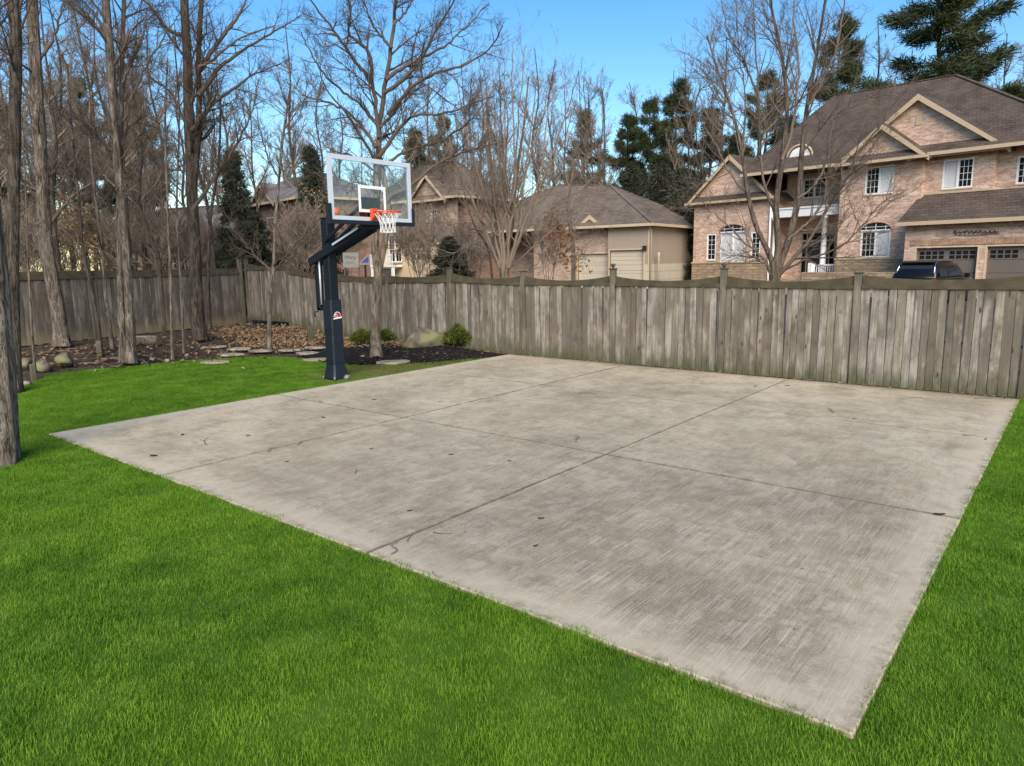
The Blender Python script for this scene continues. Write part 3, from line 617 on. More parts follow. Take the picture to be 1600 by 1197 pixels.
def mk_tree(name, label, group, trunks, limbs, seed, tm, cm, lv=((9, .45, (35, 65)), (6, .45, (30, 60))), twr=0.004, base=None, flare=0.35, k=12, amp=0.05, upb=0.06, cat_='tree', wig=0.13, t0=0.35, extra=None):
    """trunks and limbs: (points, start radius, end radius) in world space; twigs grow from them"""
    rng = np.random.default_rng(seed); base = np.array(base if base is not None else trunks[0][0][0], float); tp = []; cp = []; seeds = []
    for i, (pt, ra, rb) in enumerate(trunks):
        P_ = smooth(pt, 26); s_ = np.linspace(0, 1, 26); R_ = ra+(rb-ra)*s_**0.9
        tp.append(rough_trunk(P_, R_, k, amp, rng, flare if i == 0 or len(trunks) < 4 else flare*.3)); seeds.append((P_, R_, t0))
    for pt, ra, rb in limbs:
        P_ = smooth(pt, 26); P_[1:] += rng.normal(size=(25, 3))*0.012; R_ = ra+(rb-ra)*np.linspace(0, 1, 26)**0.8; cp.append(tubes(P_[None], R_[None], 6)); seeds.append((P_, R_, 0.12))
    Ps = [s_[0] for s_ in seeds]; Rs = [s_[1] for s_ in seeds]; cur = []
    for P_, R_, tt in seeds:
        m_, lr, an = lv[0]; c_ = spawn(P_[None], R_[None], rng, m_, tt, 0.99, lr*(0.6 if tt == t0 else 1.0), an, 7, upb, wig, 0.6, twr); cur.append(c_)
    P_ = np.concatenate([c_[0] for c_ in cur]); R_ = np.concatenate([c_[1] for c_ in cur]); cp.append(tubes(P_, R_, 4))
    for m_, lr, an in lv[1:]:
        P_, R_ = spawn(P_, R_, rng, m_, 0.12, 1.0, lr, an, 5, upb*.7, wig, 0.6, twr*.8); cp.append(tubes(P_, R_, 3))
    root = empty(name, base, 0, label, cat_, group)
    V, F = cat(tp); link('trunk', mesh_np('trunk', V-base, F, True), tm, root)
    V, F = cat(cp); link('crown', mesh_np('crown', V-base, F, True), cm, root)
    if extra: extra(root, base, P_)
    return root
def copy_tree(src, name, loc, rz, sc, label, group):
    r_ = src.copy(); r_.name = name; COL.objects.link(r_); r_.location = loc; r_.rotation_euler = (0, 0, rz); r_.scale = (sc[0], sc[0], sc[1]); r_['label'] = label; r_['group'] = group
    for ch in src.children:
        c_ = ch.copy(); COL.objects.link(c_); c_.parent = r_
    return r_
def px(pts_, d):                          # photo polyline at a distance; the distance may drift along it
    n = len(pts_); dd = d if hasattr(d, '__len__') else (d, d)
    return [at(u, v, dd[0]+(dd[1]-dd[0])*i/max(1, n-1)) for i, (u, v) in enumerate(pts_)]
def rpx(wpx, d): return wpx/2*d/FPX*.78   # half width in metres of a photo width at a distance

LVA = ((14, .45, (30, 65)), (8, .45, (28, 60)), (4.0, .5, (25, 60)))
# --- the trees standing in the yard
b0 = onz(-4, 722); d0 = 9.75
mk_tree('tree', 'thick rough-barked trunk at the far left edge of the lawn', 'yard trees', [([b0]+px([(-7, 640), (-13, 520), (-24, 380), (-45, 180), (-66, -60), (-84, -320)], (d0, d0+.2)), .215, .14)],
        [(px([(-30, 250), (-70, 100), (-120, -100)], d0), .06, .02), (px([(-50, 0), (10, -150), (60, -350)], d0), .05, .015)], 11, MAT['bark_near'], MAT['twig'], ((6, .5, (30, 60)), (5, .45, (30, 60))), flare=.12, k=40, amp=0.045)
d = 15.6
mk_tree('tree', 'straight dark trunk just right of the leftmost trunk', 'yard trees', [([onz(24, 612)]+px([(22, 520), (20, 400), (23, 200), (25, 60), (20, 0), (16, -150)], d), .105, .085)],
        [(px([(24, 55), (28, 20), (45, -60)], d), .05, .02), (px([(20, 280), (-10, 230), (-50, 120)], d), .03, .01)], 12, MAT['bark_dark'], MAT['twig'], LVA, amp=.03, t0=.5)
b = onz(97, 540, .26); d = math.hypot(*(b-CAM)[:2])
mk_tree('tree', 'leaning rough trunk with flared roots against the old fence', 'yard trees', [([b]+px([(93, 500), (82, 440), (72, 380), (64, 250), (57, 130), (50, 0), (44, -150)], d), .175, .115)],
        [(px([(70, 360), (110, 310), (150, 280), (185, 240)], d), .05, .012), (px([(60, 190), (30, 120), (-10, 60)], d), .05, .012), (px([(55, 110), (90, 40), (110, -60)], d), .05, .012)], 13, MAT['bark_grey'], MAT['twig'], LVA, flare=.5, k=24, amp=.05, t0=.4)
b = onz(205, 567, .05); d = math.hypot(*(b-CAM)[:2])
mk_tree('tree', 'pale twin-stemmed tree with bare roots at the lawn edge', 'yard trees',
        [([b]+px([(203, 500), (200, 440), (191, 330), (180, 220), (172, 90), (165, 0), (158, -150)], d), .10, .075), ([onz(192, 566, .05)]+px([(190, 500), (188, 430), (187, 330), (189, 200), (192, 60), (194, 0), (198, -140)], d+.3), .075, .035)],
        [(px([(192, 190), (225, 110), (262, 50), (280, 20)], d), .03, .008), (px([(191, 130), (222, 60), (230, 10)], d), .03, .008), (px([(186, 280), (150, 230), (120, 150)], d), .025, .008), (px([(190, 100), (210, 45), (245, 20)], d), .02, .006), (px([(188, 250), (215, 215), (240, 180)], d), .02, .006)], 14, MAT['bark_grey'], MAT['twig'], LVA, flare=.35, k=20, t0=.45)
b = onz(312, 530, .22); d = math.hypot(*(b-CAM)[:2])
mk_tree('tree', 'tall dark forked trunk before the leaf pile, limbs spreading high', 'yard trees',
        [([b]+px([(308, 480), (304, 400), (300, 300), (296, 200), (293, 100), (288, 0), (284, -140)], d), .19, .085), (px([(302, 330), (304, 285), (309, 225), (311, 160), (310, 90), (315, 0), (322, -120)], (d, d-.25)), .085, .055)],
        [(px([(290, 58), (262, 45), (240, 18), (205, -25)], d), .07, .02), (px([(312, 110), (345, 60), (372, 25), (395, -25)], d-.3), .07, .02), (px([(310, 150), (340, 110), (370, 85), (420, 55), (470, 25)], d-.4), .07, .012), (px([(311, 105), (330, 95), (375, 60), (430, 40)], d-.6), .05, .012),
         (px([(298, 205), (330, 165), (370, 135), (400, 115), (440, 100)], d-.4), .06, .012), (px([(297, 215), (270, 150), (235, 120), (210, 85)], d+.3), .045, .012), (px([(300, 330), (330, 285), (352, 255), (375, 215), (395, 170), (405, 120)], d-.5), .06, .012), (px([(304, 345), (275, 365), (240, 350)], d), .03, .01), (px([(303, 270), (260, 262), (220, 240)], d), .03, .008)],
        15, MAT['bark_dark'], MAT['twig'], LVA, flare=.12, k=18, amp=.03, t0=.5)
for i, (bp, pts_, w_, lab, mt) in enumerate([((270, 562, .03), [(268, 500), (266, 430), (262, 330), (258, 200), (262, 90)], 6.5, 'slender sapling with bent stem left of the dark forked trunk', 'bark_grey'), ((288, 552, .1), [(284, 480), (281, 420), (276, 330), (280, 180), (272, 60)], 6, 'slim crooked sapling close beside the dark forked trunk', 'bark_grey'), ((328, 517, .25), [(325, 450), (326, 400), (330, 330), (342, 250), (345, 150)], 8, 'short slim trunk between the dark forked trunk and the fence post', 'bark_dark'), ((176, 545, .2), [(166, 470), (161, 400), (150, 320), (140, 200), (146, 100)], 8, 'thin leaning stem left of the twin-stemmed tree', 'bark_grey'), ((158, 552, .15), [(152, 500), (140, 440), (128, 380), (122, 300), (112, 200), (105, 100)], 7, 'thin stem leaning left in front of the old fence', 'bark_dark'), ((55, 582, .1), [(50, 520), (46, 450), (43, 390), (40, 300), (34, 180)], 4.5, 'very thin stem beside the mossy rocks', 'bark_grey')]):
    b = onz(*bp); d = math.hypot(*(b-CAM)[:2])
    mk_tree('sapling', lab, 'yard saplings', [([b]+px(pts_, d), rpx(w_, d)*1.05, rpx(w_, d)*.4)], [], 20+i, MAT[mt], MAT['twig'], ((14, .35, (35, 70)), (6, .42, (30, 60)), (2, .45, (25, 60))), flare=.2, k=8, amp=.04, cat_='sapling', t0=.4)
b = onz(421, 546, .12); d = math.hypot(*(b-CAM)[:2])
mk_tree('sapling', 'small knobbly tree with spreading twigs beside the leaf pile', 'yard saplings', [([b]+px([(421, 500), (424, 450), (428, 410), (430, 350), (437, 270), (444, 200), (455, 130)], d), .065, .02)],
        [(px([(426, 430), (400, 400), (375, 370), (350, 330)], d), .022, .006), (px([(427, 425), (455, 390), (478, 360), (495, 320)], d), .022, .006), (px([(436, 280), (415, 235), (402, 180), (400, 110)], d), .025, .006), (px([(443, 205), (470, 165), (495, 130)], d), .02, .006)], 30, MAT['bark_grey'], MAT['twig'], ((14, .45, (35, 70)), (6, .45, (30, 60)), (2.5, .45, (25, 60))), flare=.3, k=10, cat_='sapling')
b = onz(588, 560); d = 16.95
mk_tree('tree', 'tan-trunked bare tree with wide spreading crown behind the backboard', 'yard trees',
        [([b]+px([(586, 520), (588, 470), (591, 430), (586, 385), (588, 320), (590, 262)], (d, d+.1)), .125, .075), (px([(592, 428), (603, 370), (606, 320), (598, 270), (592, 240)], d+.1), .07, .06)],
        [(px([(590, 264), (591, 232), (594, 190), (602, 130), (612, 70), (618, 10), (622, -60)], (d+.1, d+.2)), .08, .03), (px([(592, 215), (588, 175), (582, 130), (578, 85), (560, 68), (545, 50), (548, 20), (540, -40)], (d+.05, d-.5)), .055, .02), (px([(590, 330), (612, 305), (640, 292), (680, 258), (720, 240), (760, 228)], d-.5), .075, .012), (px([(592, 245), (625, 200), (650, 180), (690, 178), (730, 165), (770, 150)], (d, d-1)), .05, .01), (px([(600, 145), (630, 125), (660, 88), (680, 50), (705, 10), (720, -30)], (d, d-1)), .055, .012), (px([(603, 125), (640, 100), (690, 75), (725, 45), (765, 5)], (d, d+1)), .05, .01),
         (px([(606, 180), (640, 140), (680, 115), (730, 100), (770, 70), (785, 40)], (d, d-1.4)), .05, .01), (px([(612, 75), (590, 50), (575, 20), (565, -20)], d), .04, .012), (px([(615, 40), (640, 10), (655, -30)], d), .035, .012), (px([(580, 130), (555, 95), (530, 60), (500, 20), (475, -10)], (d, d-1)), .05, .012), (px([(585, 190), (560, 160), (520, 130), (490, 90), (470, 50)], (d, d-.8)), .045, .01), (px([(588, 230), (560, 190), (525, 165), (480, 150), (450, 130)], (d, d+1)), .045, .01), (px([(587, 250), (565, 215), (540, 175), (510, 140), (495, 100)], (d, d-1)), .04, .01), (px([(590, 270), (555, 245), (520, 235), (480, 205)], (d, d+.8)), .03, .008), (px([(594, 200), (620, 170), (640, 130), (645, 80), (660, 30)], (d, d+1.2)), .04, .01), (px([(596, 260), (640, 235), (700, 215), (750, 170), (790, 110)], (d, d+1.5)), .04, .008), (px([(590, 300), (560, 285), (530, 290), (490, 270)], (d, d+.5)), .025, .006)],
        40, MAT['bark_tan'], MAT['twig'], ((13, .45, (30, 62)), (8, .48, (28, 60)), (4, .5, (25, 60))), flare=.35, k=16, amp=.04, t0=.7, upb=.05)

# --- trees just beyond the fence
def gz(p_): return np.array([p_[0], p_[1], H(p_[0], p_[1])])
d = 18.5; b = gz(at(1208, 445, d))
mk_tree('tree', 'large multi-stemmed bare tree in front of the brick house porch', 'trees beyond the fence',
        [([b]+px([(1207, 430), (1203, 400), (1182, 355), (1168, 300), (1158, 230), (1140, 160), (1118, 100), (1105, 55)], (d, d-.5)), .085, .014), ([b]+px([(1211, 430), (1216, 385), (1213, 320), (1222, 250), (1230, 170), (1222, 90), (1205, 10), (1195, -60)], d), .105, .016), ([b]+px([(1214, 430), (1232, 375), (1247, 310), (1253, 235), (1262, 160), (1275, 90), (1288, 10), (1298, -60)], (d, d+.5)), .105, .016)],
        [(px([(1215, 432), (1240, 405), (1268, 368), (1295, 325), (1318, 285), (1345, 235), (1385, 180), (1400, 120)], (d, d-1)), 0.0540, .012), (px([(1205, 425), (1190, 400), (1165, 380), (1135, 350), (1105, 325), (1085, 300)], (d, d-1)), 0.0360, .01), (px([(1206, 432), (1195, 412), (1175, 402), (1148, 400), (1120, 396)], (d, d-1.2)), 0.0252, .008), (px([(1220, 425), (1262, 405), (1310, 388), (1345, 355), (1380, 315), (1415, 298)], (d, d-1)), 0.0288, .008), (px([(1213, 340), (1195, 290), (1188, 230), (1185, 150), (1180, 60), (1175, -20)], d+.4), 0.0432, .012), (px([(1222, 250), (1240, 190), (1248, 110), (1240, 20), (1245, -40)], d-.4), 0.0432, .012), (px([(1253, 240), (1275, 210), (1300, 180), (1335, 165), (1370, 150), (1405, 150)], (d, d-.8)), 0.0288, .008), (px([(1262, 165), (1290, 120), (1310, 60), (1320, 0), (1335, -40)], d), 0.0360, .012), (px([(1168, 305), (1140, 270), (1115, 220), (1085, 180), (1060, 160)], (d, d+.6)), 0.0288, .008), (px([(1158, 235), (1165, 160), (1155, 80), (1150, 0)], d+.5), 0.0288, .01), (px([(1247, 310), (1272, 290), (1290, 255), (1300, 200), (1310, 160)], d-.6), 0.0324, .01), (px([(1232, 375), (1270, 340), (1290, 300), (1285, 250)], d-.5), 0.0360, .01), (px([(1185, 150), (1160, 90), (1135, 40), (1125, -20)], d+.6), 0.0288, .01), (px([(1140, 160), (1120, 130), (1090, 115), (1075, 90)], d), 0.0180, .006)],
        50, MAT['bark_brown'], MAT['twig_brown'], ((15, .5, (28, 62)), (8, .5, (25, 60)), (3.6, .5, (25, 55))), flare=.2, k=14, amp=.035, t0=.5, upb=.10, wig=.10)
d = 21.0; b = gz(at(788, 430, d)); r_ = np.random.default_rng(5); lm = []
for i in range(15):
    a = -1.0+2.0*i/14; s_ = r_.uniform(.75, 1.05); x1 = 788+a*110*s_; y1 = 180+60*abs(a)-r_.uniform(0, 70)
    lm.append((px([(788+a*8, 418), (788+a*34+r_.uniform(-8, 8), 350), (788+a*66+r_.uniform(-10, 10), 290-20*abs(a)), (x1, y1), (x1+a*18, y1-60)], (d, d+r_.uniform(-2, 2))), r_.uniform(.035, .06), .008))
mk_tree('tree', 'many-stemmed tan ornamental tree fanning up behind the fence middle', 'trees beyond the fence', [([b]+px([(784, 415), (776, 350), (770, 280), (762, 200), (760, 130)], d), .09, .02), ([b]+px([(790, 415), (800, 350), (806, 280), (818, 200), (826, 120)], d), .09, .02)], lm, 51, MAT['bark_tan'], MAT['twig_tan'], ((10, .42, (22, 50)), (7, .45, (25, 50)), (3, .5, (25, 55))), flare=.15, k=10, amp=.03, upb=.09, wig=.10)
lm = [(px(q, 22.0), .03, .007) for q in ([(792, 400), (840, 340), (890, 310), (930, 275)], [(780, 390), (740, 350), (700, 350), (660, 330)], [(778, 400), (740, 380), (705, 395), (660, 375)], [(795, 420), (840, 380), (890, 340), (945, 330)], [(800, 425), (850, 415), (900, 395), (930, 370)])]
mk_tree('shrub', 'low arching bare shrub tangled around the many-stemmed tree', 'trees beyond the fence', [([gz(at(772, 430, 22))]+px([(765, 400), (740, 350), (725, 300)], 22), .05, .012)], lm, 52, MAT['bark_tan'], MAT['twig_tan'], ((16, .5, (25, 70)), (6, .5, (25, 60)), (2, .5, (25, 60))), flare=0, k=7, cat_='shrub', wig=.16)

def leaves(root, base, pts_, n, size, mat, rng, spread=0.15, name='leaves'):
    idx = rng.integers(0, len(pts_), n); C0 = pts_[idx]+rng.normal(size=(n, 3))*spread-base
    A = rng.normal(size=(n, 3)); A /= np.linalg.norm(A, axis=1, keepdims=True); B = np.cross(A, rng.normal(size=(n, 3))); B /= np.linalg.norm(B, axis=1, keepdims=True)
    s_ = size*rng.uniform(.6, 1.3, n)[:, None]; V = np.stack([C0-A*s_, C0+B*s_*.5, C0+A*s_, C0-B*s_*.5], 1).reshape(-1, 3)
    F = np.arange(4*n).reshape(-1, 4); link(name, mesh_np(name, V, F), mat, root)
def lx(mat, n, size, spread=.15):
    def f_(root, base, P_): leaves(root, base, P_.reshape(-1, 3), n, size, mat, np.random.default_rng(3), spread, 'dry_leaves')
    return f_
MAT['leaf_orange'] = leafmat('orange_dry_leaf', [(0.30, (0.17, 0.07, 0.03)), (0.5, (0.33, 0.15, 0.065)), (0.7, (0.45, 0.25, 0.13))], 0.85, 0.3, 1.0)
d = 24.0
mk_tree('tree', 'small tree with rusty hanging leaves before the tan garage', 'trees beyond the fence', [([gz(at(895, 435, d))]+px([(896, 400), (892, 360), (888, 320), (893, 280), (900, 250)], d), .085, .02)],
        [(px([(894, 375), (870, 340), (855, 315), (840, 300)], d), .04, .008), (px([(893, 355), (915, 325), (935, 300), (945, 280)], d), .03, .008), (px([(895, 390), (870, 400), (850, 420), (838, 432)], d), .025, .008)], 53, MAT['bark_tan'], MAT['twig_tan'], ((9, .4, (25, 55)), (5, .42, (25, 55))), flare=.2, k=8, extra=None)
rz_ = [o for o in bpy.data.objects if o.get('label', '').startswith('small tree with rusty')][0]
leaves(rz_, np.array(rz_.location), np.array(px([(862, 345), (868, 360), (872, 375), (880, 385), (884, 400), (876, 370), (870, 350), (890, 410), (905, 405)], d)), 420, .07, MAT['leaf_orange'], np.random.default_rng(8), .22, 'dry_leaves')

# --- prototypes for the woods behind
def bare_proto(seed, Ht, spread, stems=1, kind='tree'):
    rng = np.random.default_rng(seed); tr_ = []; lm_ = []
    for s_ in range(stems):
        a = rng.uniform(0, 6.28); o = 0.0 if stems == 1 else spread*rng.uniform(.15, .45)
        ps = [np.array([0, 0, 0.])]
        for k in range(1, 6): ps.append(np.array([math.cos(a)*o*(k/5)**.8+rng.normal()*.012*Ht, math.sin(a)*o*(k/5)**.8+rng.normal()*.012*Ht, Ht*k/5*(1 if stems == 1 else rng.uniform(.85, 1.0))]))
        tr_.append((ps, Ht*.0098/(stems**.45), Ht*.0016))
        for j in range(9 if stems == 1 else 4):
            t = rng.uniform(.35, .93); p0 = ps[int(t*5)]*(1-(t*5) % 1)+ps[min(5, int(t*5)+1)]*((t*5) % 1); b_ = rng.uniform(0, 6.28); l_ = Ht*spread/Ht*(1.05-t)*rng.uniform(.7, 1.2)
            lm_.append(([p0, p0+np.array([math.cos(b_)*l_*.45, math.sin(b_)*l_*.45, l_*.5]), p0+np.array([math.cos(b_)*l_*.8, math.sin(b_)*l_*.8, l_*1.25])], Ht*.0045, Ht*.001))
    return mk_tree('bare_tree' if kind == 'tree' else 'bare_shrub', 'bare tree', None, tr_, lm_, seed, MAT['bark_dark'] if kind == 'tree' else MAT['bark_tan'], MAT['twig_far'] if kind == 'tree' else MAT['twig_tan'], ((14, .42, (22, 50)), (7, .45, (22, 50)), (2.5, .5, (22, 50))) if kind == 'tree' else ((16, .5, (20, 60)), (5, .5, (22, 60))), twr=.009 if kind == 'tree' else .011, base=(0, 0, 0), flare=.1, k=7, amp=.02, upb=.09, cat_='tree' if kind == 'tree' else 'shrub')
def needles(rng, S, D, n, ln, wd):        # clumps of needle-spray faces at points S pointing roughly along D
    N = len(S); S = np.repeat(S, n, 0); D = np.repeat(D, n, 0)
    V0 = D+rng.normal(size=S.shape)*.55; V0 /= np.linalg.norm(V0, axis=1, keepdims=True); Q = np.cross(V0, rng.normal(size=S.shape)); Q /= np.linalg.norm(Q, axis=1, keepdims=True)
    l_ = (ln*rng.uniform(.6, 1.3, len(S)))[:, None]; S = S+rng.normal(size=S.shape)*ln*np.array([.5, .5, .28])
    V = np.stack([S-Q*wd*.3, S+V0*l_*.5-Q*wd, S+V0*l_, S+V0*l_*.5+Q*wd], 1).reshape(-1, 3); return V, np.arange(len(V)).reshape(-1, 4)
def pine_proto(seed, Ht, start, spread, style):
    rng = np.random.default_rng(seed); P_ = np.array([[rng.normal()*.1, rng.normal()*.1, Ht*i/7] for i in range(8)]); P_[0, :2] = 0
    Vt, Ft = rough_trunk(smooth(P_, 16), np.linspace(Ht*.013, Ht*.002, 16), 8, .03, rng, .2)
    br = []; rr_ = []; S = []; D = []
    z_ = Ht*start; nw = 0
    while z_ < Ht*.985:
        u_ = (z_/Ht-start)/(1-start)
        prof = (1-u_)**.85 if style == 'spruce' else (0.45+.9*u_ if u_ < .3 else (1-u_)**.7*1.15+.03)
        for k in range(5 if style == 'spruce' else int(rng.integers(4, 8))):
            a = rng.uniform(0, 6.28); l_ = spread*prof*rng.uniform(.45 if style != 'spruce' else .8, 1.15)
            if style != 'spruce' and rng.uniform() < .34: continue
            d_ = np.array([math.cos(a), math.sin(a), 0]); up_ = -.22 if style == 'spruce' else rng.uniform(.0, .35)
            zj = z_+rng.normal()*Ht*.018; pts_ = [np.array([0, 0, zj])+d_*l_*s_+np.array([0, 0, up_*l_*s_+(.18*l_*s_*s_ if style != 'spruce' else .12*l_*s_*s_)])+rng.normal(size=3)*.03*l_*s_ for s_ in np.linspace(0, 1, 6)]
            br.append(pts_); rr_.append(np.linspace(Ht*.0032, Ht*.0008, 6)*(0.5+prof))
            nt_s = int(10+l_*(11 if style != 'spruce' else 8))
            for q_ in range(nt_s):
                s_ = rng.uniform(.22 if style == 'spruce' else .35, 1.0)**.8; f_ = s_*5; i_ = min(4, int(f_)); p_ = pts_[i_]*(1-(f_-i_))+pts_[i_+1]*(f_-i_)
                sd_ = np.cross(d_, [0, 0, 1])*rng.choice([-1, 1])*rng.uniform(0, .33)*l_*(1.1-s_); S.append(p_+sd_+np.array([0, 0, rng.uniform(-.04, .06)*l_])); D.append(d_*.6+sd_/(np.linalg.norm(sd_)+.01)*.5+np.array([0, 0, .25 if style != 'spruce' else -.15]))
        z_ += Ht*(0.030 if style == 'spruce' else 0.036)*rng.uniform(.8, 1.3)
    bV, bF = tubes(np.array(br), np.array(rr_), 4)
    nV, nF = needles(rng, np.array(S), np.array(D), 22 if style != 'spruce' else 12, .50 if style != 'spruce' else .36, .026 if style != 'spruce' else .028)
    root = empty('pine_tree' if style != 'spruce' else 'spruce_tree', (0, 0, 0), 0, 'pine', 'tree', None)
    V, F = cat([(Vt, Ft), (bV, bF)]); link('trunk', mesh_np('trunk', V, F, True), MAT['bark_dark'], root)
    link('crown', mesh_np('crown', nV, nF), MAT['needle'] if style != 'spruce' else MAT['needle_grey'], root); return root
bareP = [bare_proto(101, 16, 4.2), bare_proto(102, 16, 3.2), bare_proto(103, 15, 4.5, 3), bare_proto(104, 16, 2.6), bare_proto(105, 15, 5, 2)]
shrubP = [bare_proto(111, 5, 3.0, 6, 'shrub'), bare_proto(112, 5, 2.4, 5, 'shrub'), bare_proto(113, 5, 3.6, 7, 'shrub')]
pineP = [pine_proto(121, 18, .28, 4.6, 'pine'), pine_proto(122, 18, .2, 3.6, 'pine')]
spruceP = [pine_proto(131, 10, .06, 2.4, 'spruce'), pine_proto(132, 8, .04, 2.6, 'spruce')]
used = set()
def plant(protos, k, name, u, vtop, d, widen, label, group, H0, seed):
    src = protos[k]; b = at(u, 410, d); z_ = H(b[0], b[1]); top = at(u, vtop, d)[2]; s_ = (top-z_)/H0
    rz = (seed*2.399) % 6.283
    if id(src) not in used:
        used.add(id(src)); src.location = (b[0], b[1], z_-.05); src.rotation_euler = (0, 0, rz); src.scale = (s_*widen, s_*widen, s_); src['label'] = label; src['group'] = group; return src
    return copy_tree(src, name, (b[0], b[1], z_-.05), rz, (s_*widen, s_), label, group)
GB = 'bare trees of the woods behind'
FAR = [(10, -40, 30, 0), (48, 30, 36, 1), (112, -10, 33, 3), (142, 60, 40, 1), (160, -40, 36, 0), (222, -20, 34, 3), (243, 70, 40, 1), (262, 40, 38, 3), (345, 110, 48, 1), (362, 60, 55, 3), (405, 130, 50, 0), (470, 40, 54, 3), (512, 110, 50, 1), (545, 150, 54, 3),
       (640, 140, 50, 0), (672, 110, 50, 1), (700, 140, 48, 3), (725, 100, 54, 2), (760, 120, 50, 3), (792, 105, 55, 1), (815, 95, 55, 4), (842, 75, 56, 3), (866, 95, 60, 1), (885, 130, 58, 3), (935, 105, 62, 2), (960, 98, 64, 4), (985, 125, 66, 1), (1085, 85, 60, 2), (1120, 60, 58, 0), (1150, 40, 56, 4), (1320, 60, 62, 1), (1352, 30, 66, 3), (1545, 55, 62, 0), (1588, 20, 58, 2), (1620, 60, 60, 1), (1510, 90, 70, 3), (-40, 0, 34, 0), (-90, 20, 36, 2), (1660, 40, 60, 4), (590, 160, 55, 2), (440, 150, 58, 4), (300, 90, 50, 1), (200, 60, 46, 4), (85, 80, 44, 2), (720, 160, 62, 3), (1045, 110, 68, 3), (95, -20, 27, 3), (130, 0, 29, 3), (207, -40, 28, 3), (235, 30, 27, 1), (332, 60, 30, 3), (182, 20, 31, 3)]
def region(u):
    if u < 330: return 'leafless tree of the crowded woods behind the old left fence'
    if u < 620: return 'leafless tree of the thin woods left of and behind the backboard'
    if u < 900: return 'slim leafless tree on the skyline behind the many-stemmed ornamental tree'
    if u < 1060: return 'leafless tree rising among the pines behind the tan garage'
    if u < 1400: return 'leafless tree on the skyline behind the brick house left half'
    return 'leafless tree on the skyline right of the brick house ridge'
for i, (u, v, d, k) in enumerate(FAR):
    plant(bareP, k, 'bare_tree', u, v, d, 1.0, region(u), 'woods: '+region(u)[:60], (16, 16, 15, 16, 15)[k], i+1)
# pines and spruces, each told apart by where it stands
PINES = [(1440, -70, 60, 0, 1.15, 'broad dark pine towering over the brick house ridge'), (1292, 20, 62, 1, .75, 'narrow open pine just left of the brick house ridge'), (1188, 120, 60, 0, .85, 'dark pine behind the left gable of the brick house'), (1105, 165, 62, 1, 1.1, 'bushy pine above the gap left of the brick house'), (1052, 118, 62, 1, .9, 'tallest pine in the group behind the tan garage'), (1012, 160, 60, 0, .8, 'pine right of the tan garage roof peak'), (978, 175, 64, 1, .9, 'pine directly behind the tan garage roof peak'), (912, 165, 68, 1, .8, 'thin pine left of the tan garage roof peak'), (1592, 230, 58, 1, 1.2, 'pine showing at the right edge beyond the brick house roof'), (700, 185, 60, 0, .7, 'dark pine behind the many-stemmed ornamental tree'), (232, 135, 52, 1, .9, 'dark pine between the twin-stemmed and forked trunks'), (150, 130, 50, 0, .8, 'dark pine behind the twin-stemmed tree'), (22, 150, 46, 1, 1.0, 'dark pine behind the leftmost trunks'), (1150, 205, 56, 1, 1.0, 'low pine against the left gable peak')]
for i, (u, v, d, k, wd, lab) in enumerate(PINES): plant(pineP, k, 'pine_tree', u, v, d, wd, lab, 'pines behind the houses', 18, i+60)
SPR = [(374, 228, 31, 0, .8, 'pointed spruce above the old fence left of the hoop'), (497, 222, 36, 0, .8, 'brownish spruce just left of the backboard top'), (1030, 262, 52, 1, 1.0, 'dense dark evergreen behind the tan garage right roof slope'), (1062, 268, 50, 1, .9, 'dense dark evergreen between the tan garage and brick house'), (985, 262, 54, 1, .9, 'dense dark evergreen behind the tan garage roof top'), (400, 335, 33, 1, 1.25, 'wide low spruce behind the fence corner'), (432, 345, 34, 1, .9, 'small spruce behind the fence near the hoop'), (703, 372, 27, 1, 1.5, 'sprawling dark evergreen behind the fence right of the backboard'), (655, 196, 58, 0, .8, 'spruce behind the roof right of the backboard'), (1085, 300, 48, 1, .8, 'dark evergreen beside the brick house left wall')]
for i, (u, v, d, k, wd, lab) in enumerate(SPR): plant(spruceP, k, 'spruce_tree', u, v, d, wd, lab, 'spruces behind the fence', (10, 8)[k], i+90)
SHR = [(20, 320, 27, 0), (70, 335, 29, 1), (105, 320, 33, 2), (170, 315, 34, 1), (215, 330, 29, 2), (245, 310, 34, 0), (275, 335, 31, 1), (330, 345, 33, 2), (350, 335, 38, 0), (455, 330, 33, 1), (478, 310, 30, 0), (540, 320, 36, 1), (665, 330, 30, 2), (735, 335, 28, 1), (855, 335, 34, 0), (-20, 310, 28, 2), (40, 310, 38, 1), (650, 310, 40, 1)]
def sreg(u):
    if u < 300: return 'bare brushy shrub in the thicket behind the old left fence'
    if u < 520: return 'bare brushy shrub behind the fence between forked trunk and hoop'
    return 'bare brushy shrub behind the fence right of the hoop pole'
for i, (u, v, d, k) in enumerate(SHR): plant(shrubP, k, 'bare_shrub', u, v, d, 1.0, sreg(u), 'thicket: '+sreg(u)[:60], 5, i+130)
# young beeches holding tan leaves behind the old fence
for i, (u, v, d, lab) in enumerate([(120, 300, 28, 'young beech with tan dry leaves left of the twin-stemmed tree'), (150, 340, 29, 'low beech with tan dry leaves just above the old fence'), (250, 370, 30, 'pale-leaved beech glimpsed beside the forked trunk'), (500, 305, 34, 'tan-leaved beech just left of the backboard')]):
    b = gz(at(u, 410, d)); tp_ = at(u, v, d)[2]; hgt = tp_-b[2]
    t_ = mk_tree('beech_tree', lab, 'beeches holding dry leaves', [([b, b+np.array([.1, .1, hgt*.5]), b+np.array([-.1, 0, hgt])], .06, .015)], [], 140+i, MAT['bark_tan'], MAT['twig_tan'], ((16, .45, (35, 75)), (6, .5, (30, 60))), flare=.1, k=6, t0=.15, extra=lx(MAT['leaf_tan'], 1400, .05, .16))

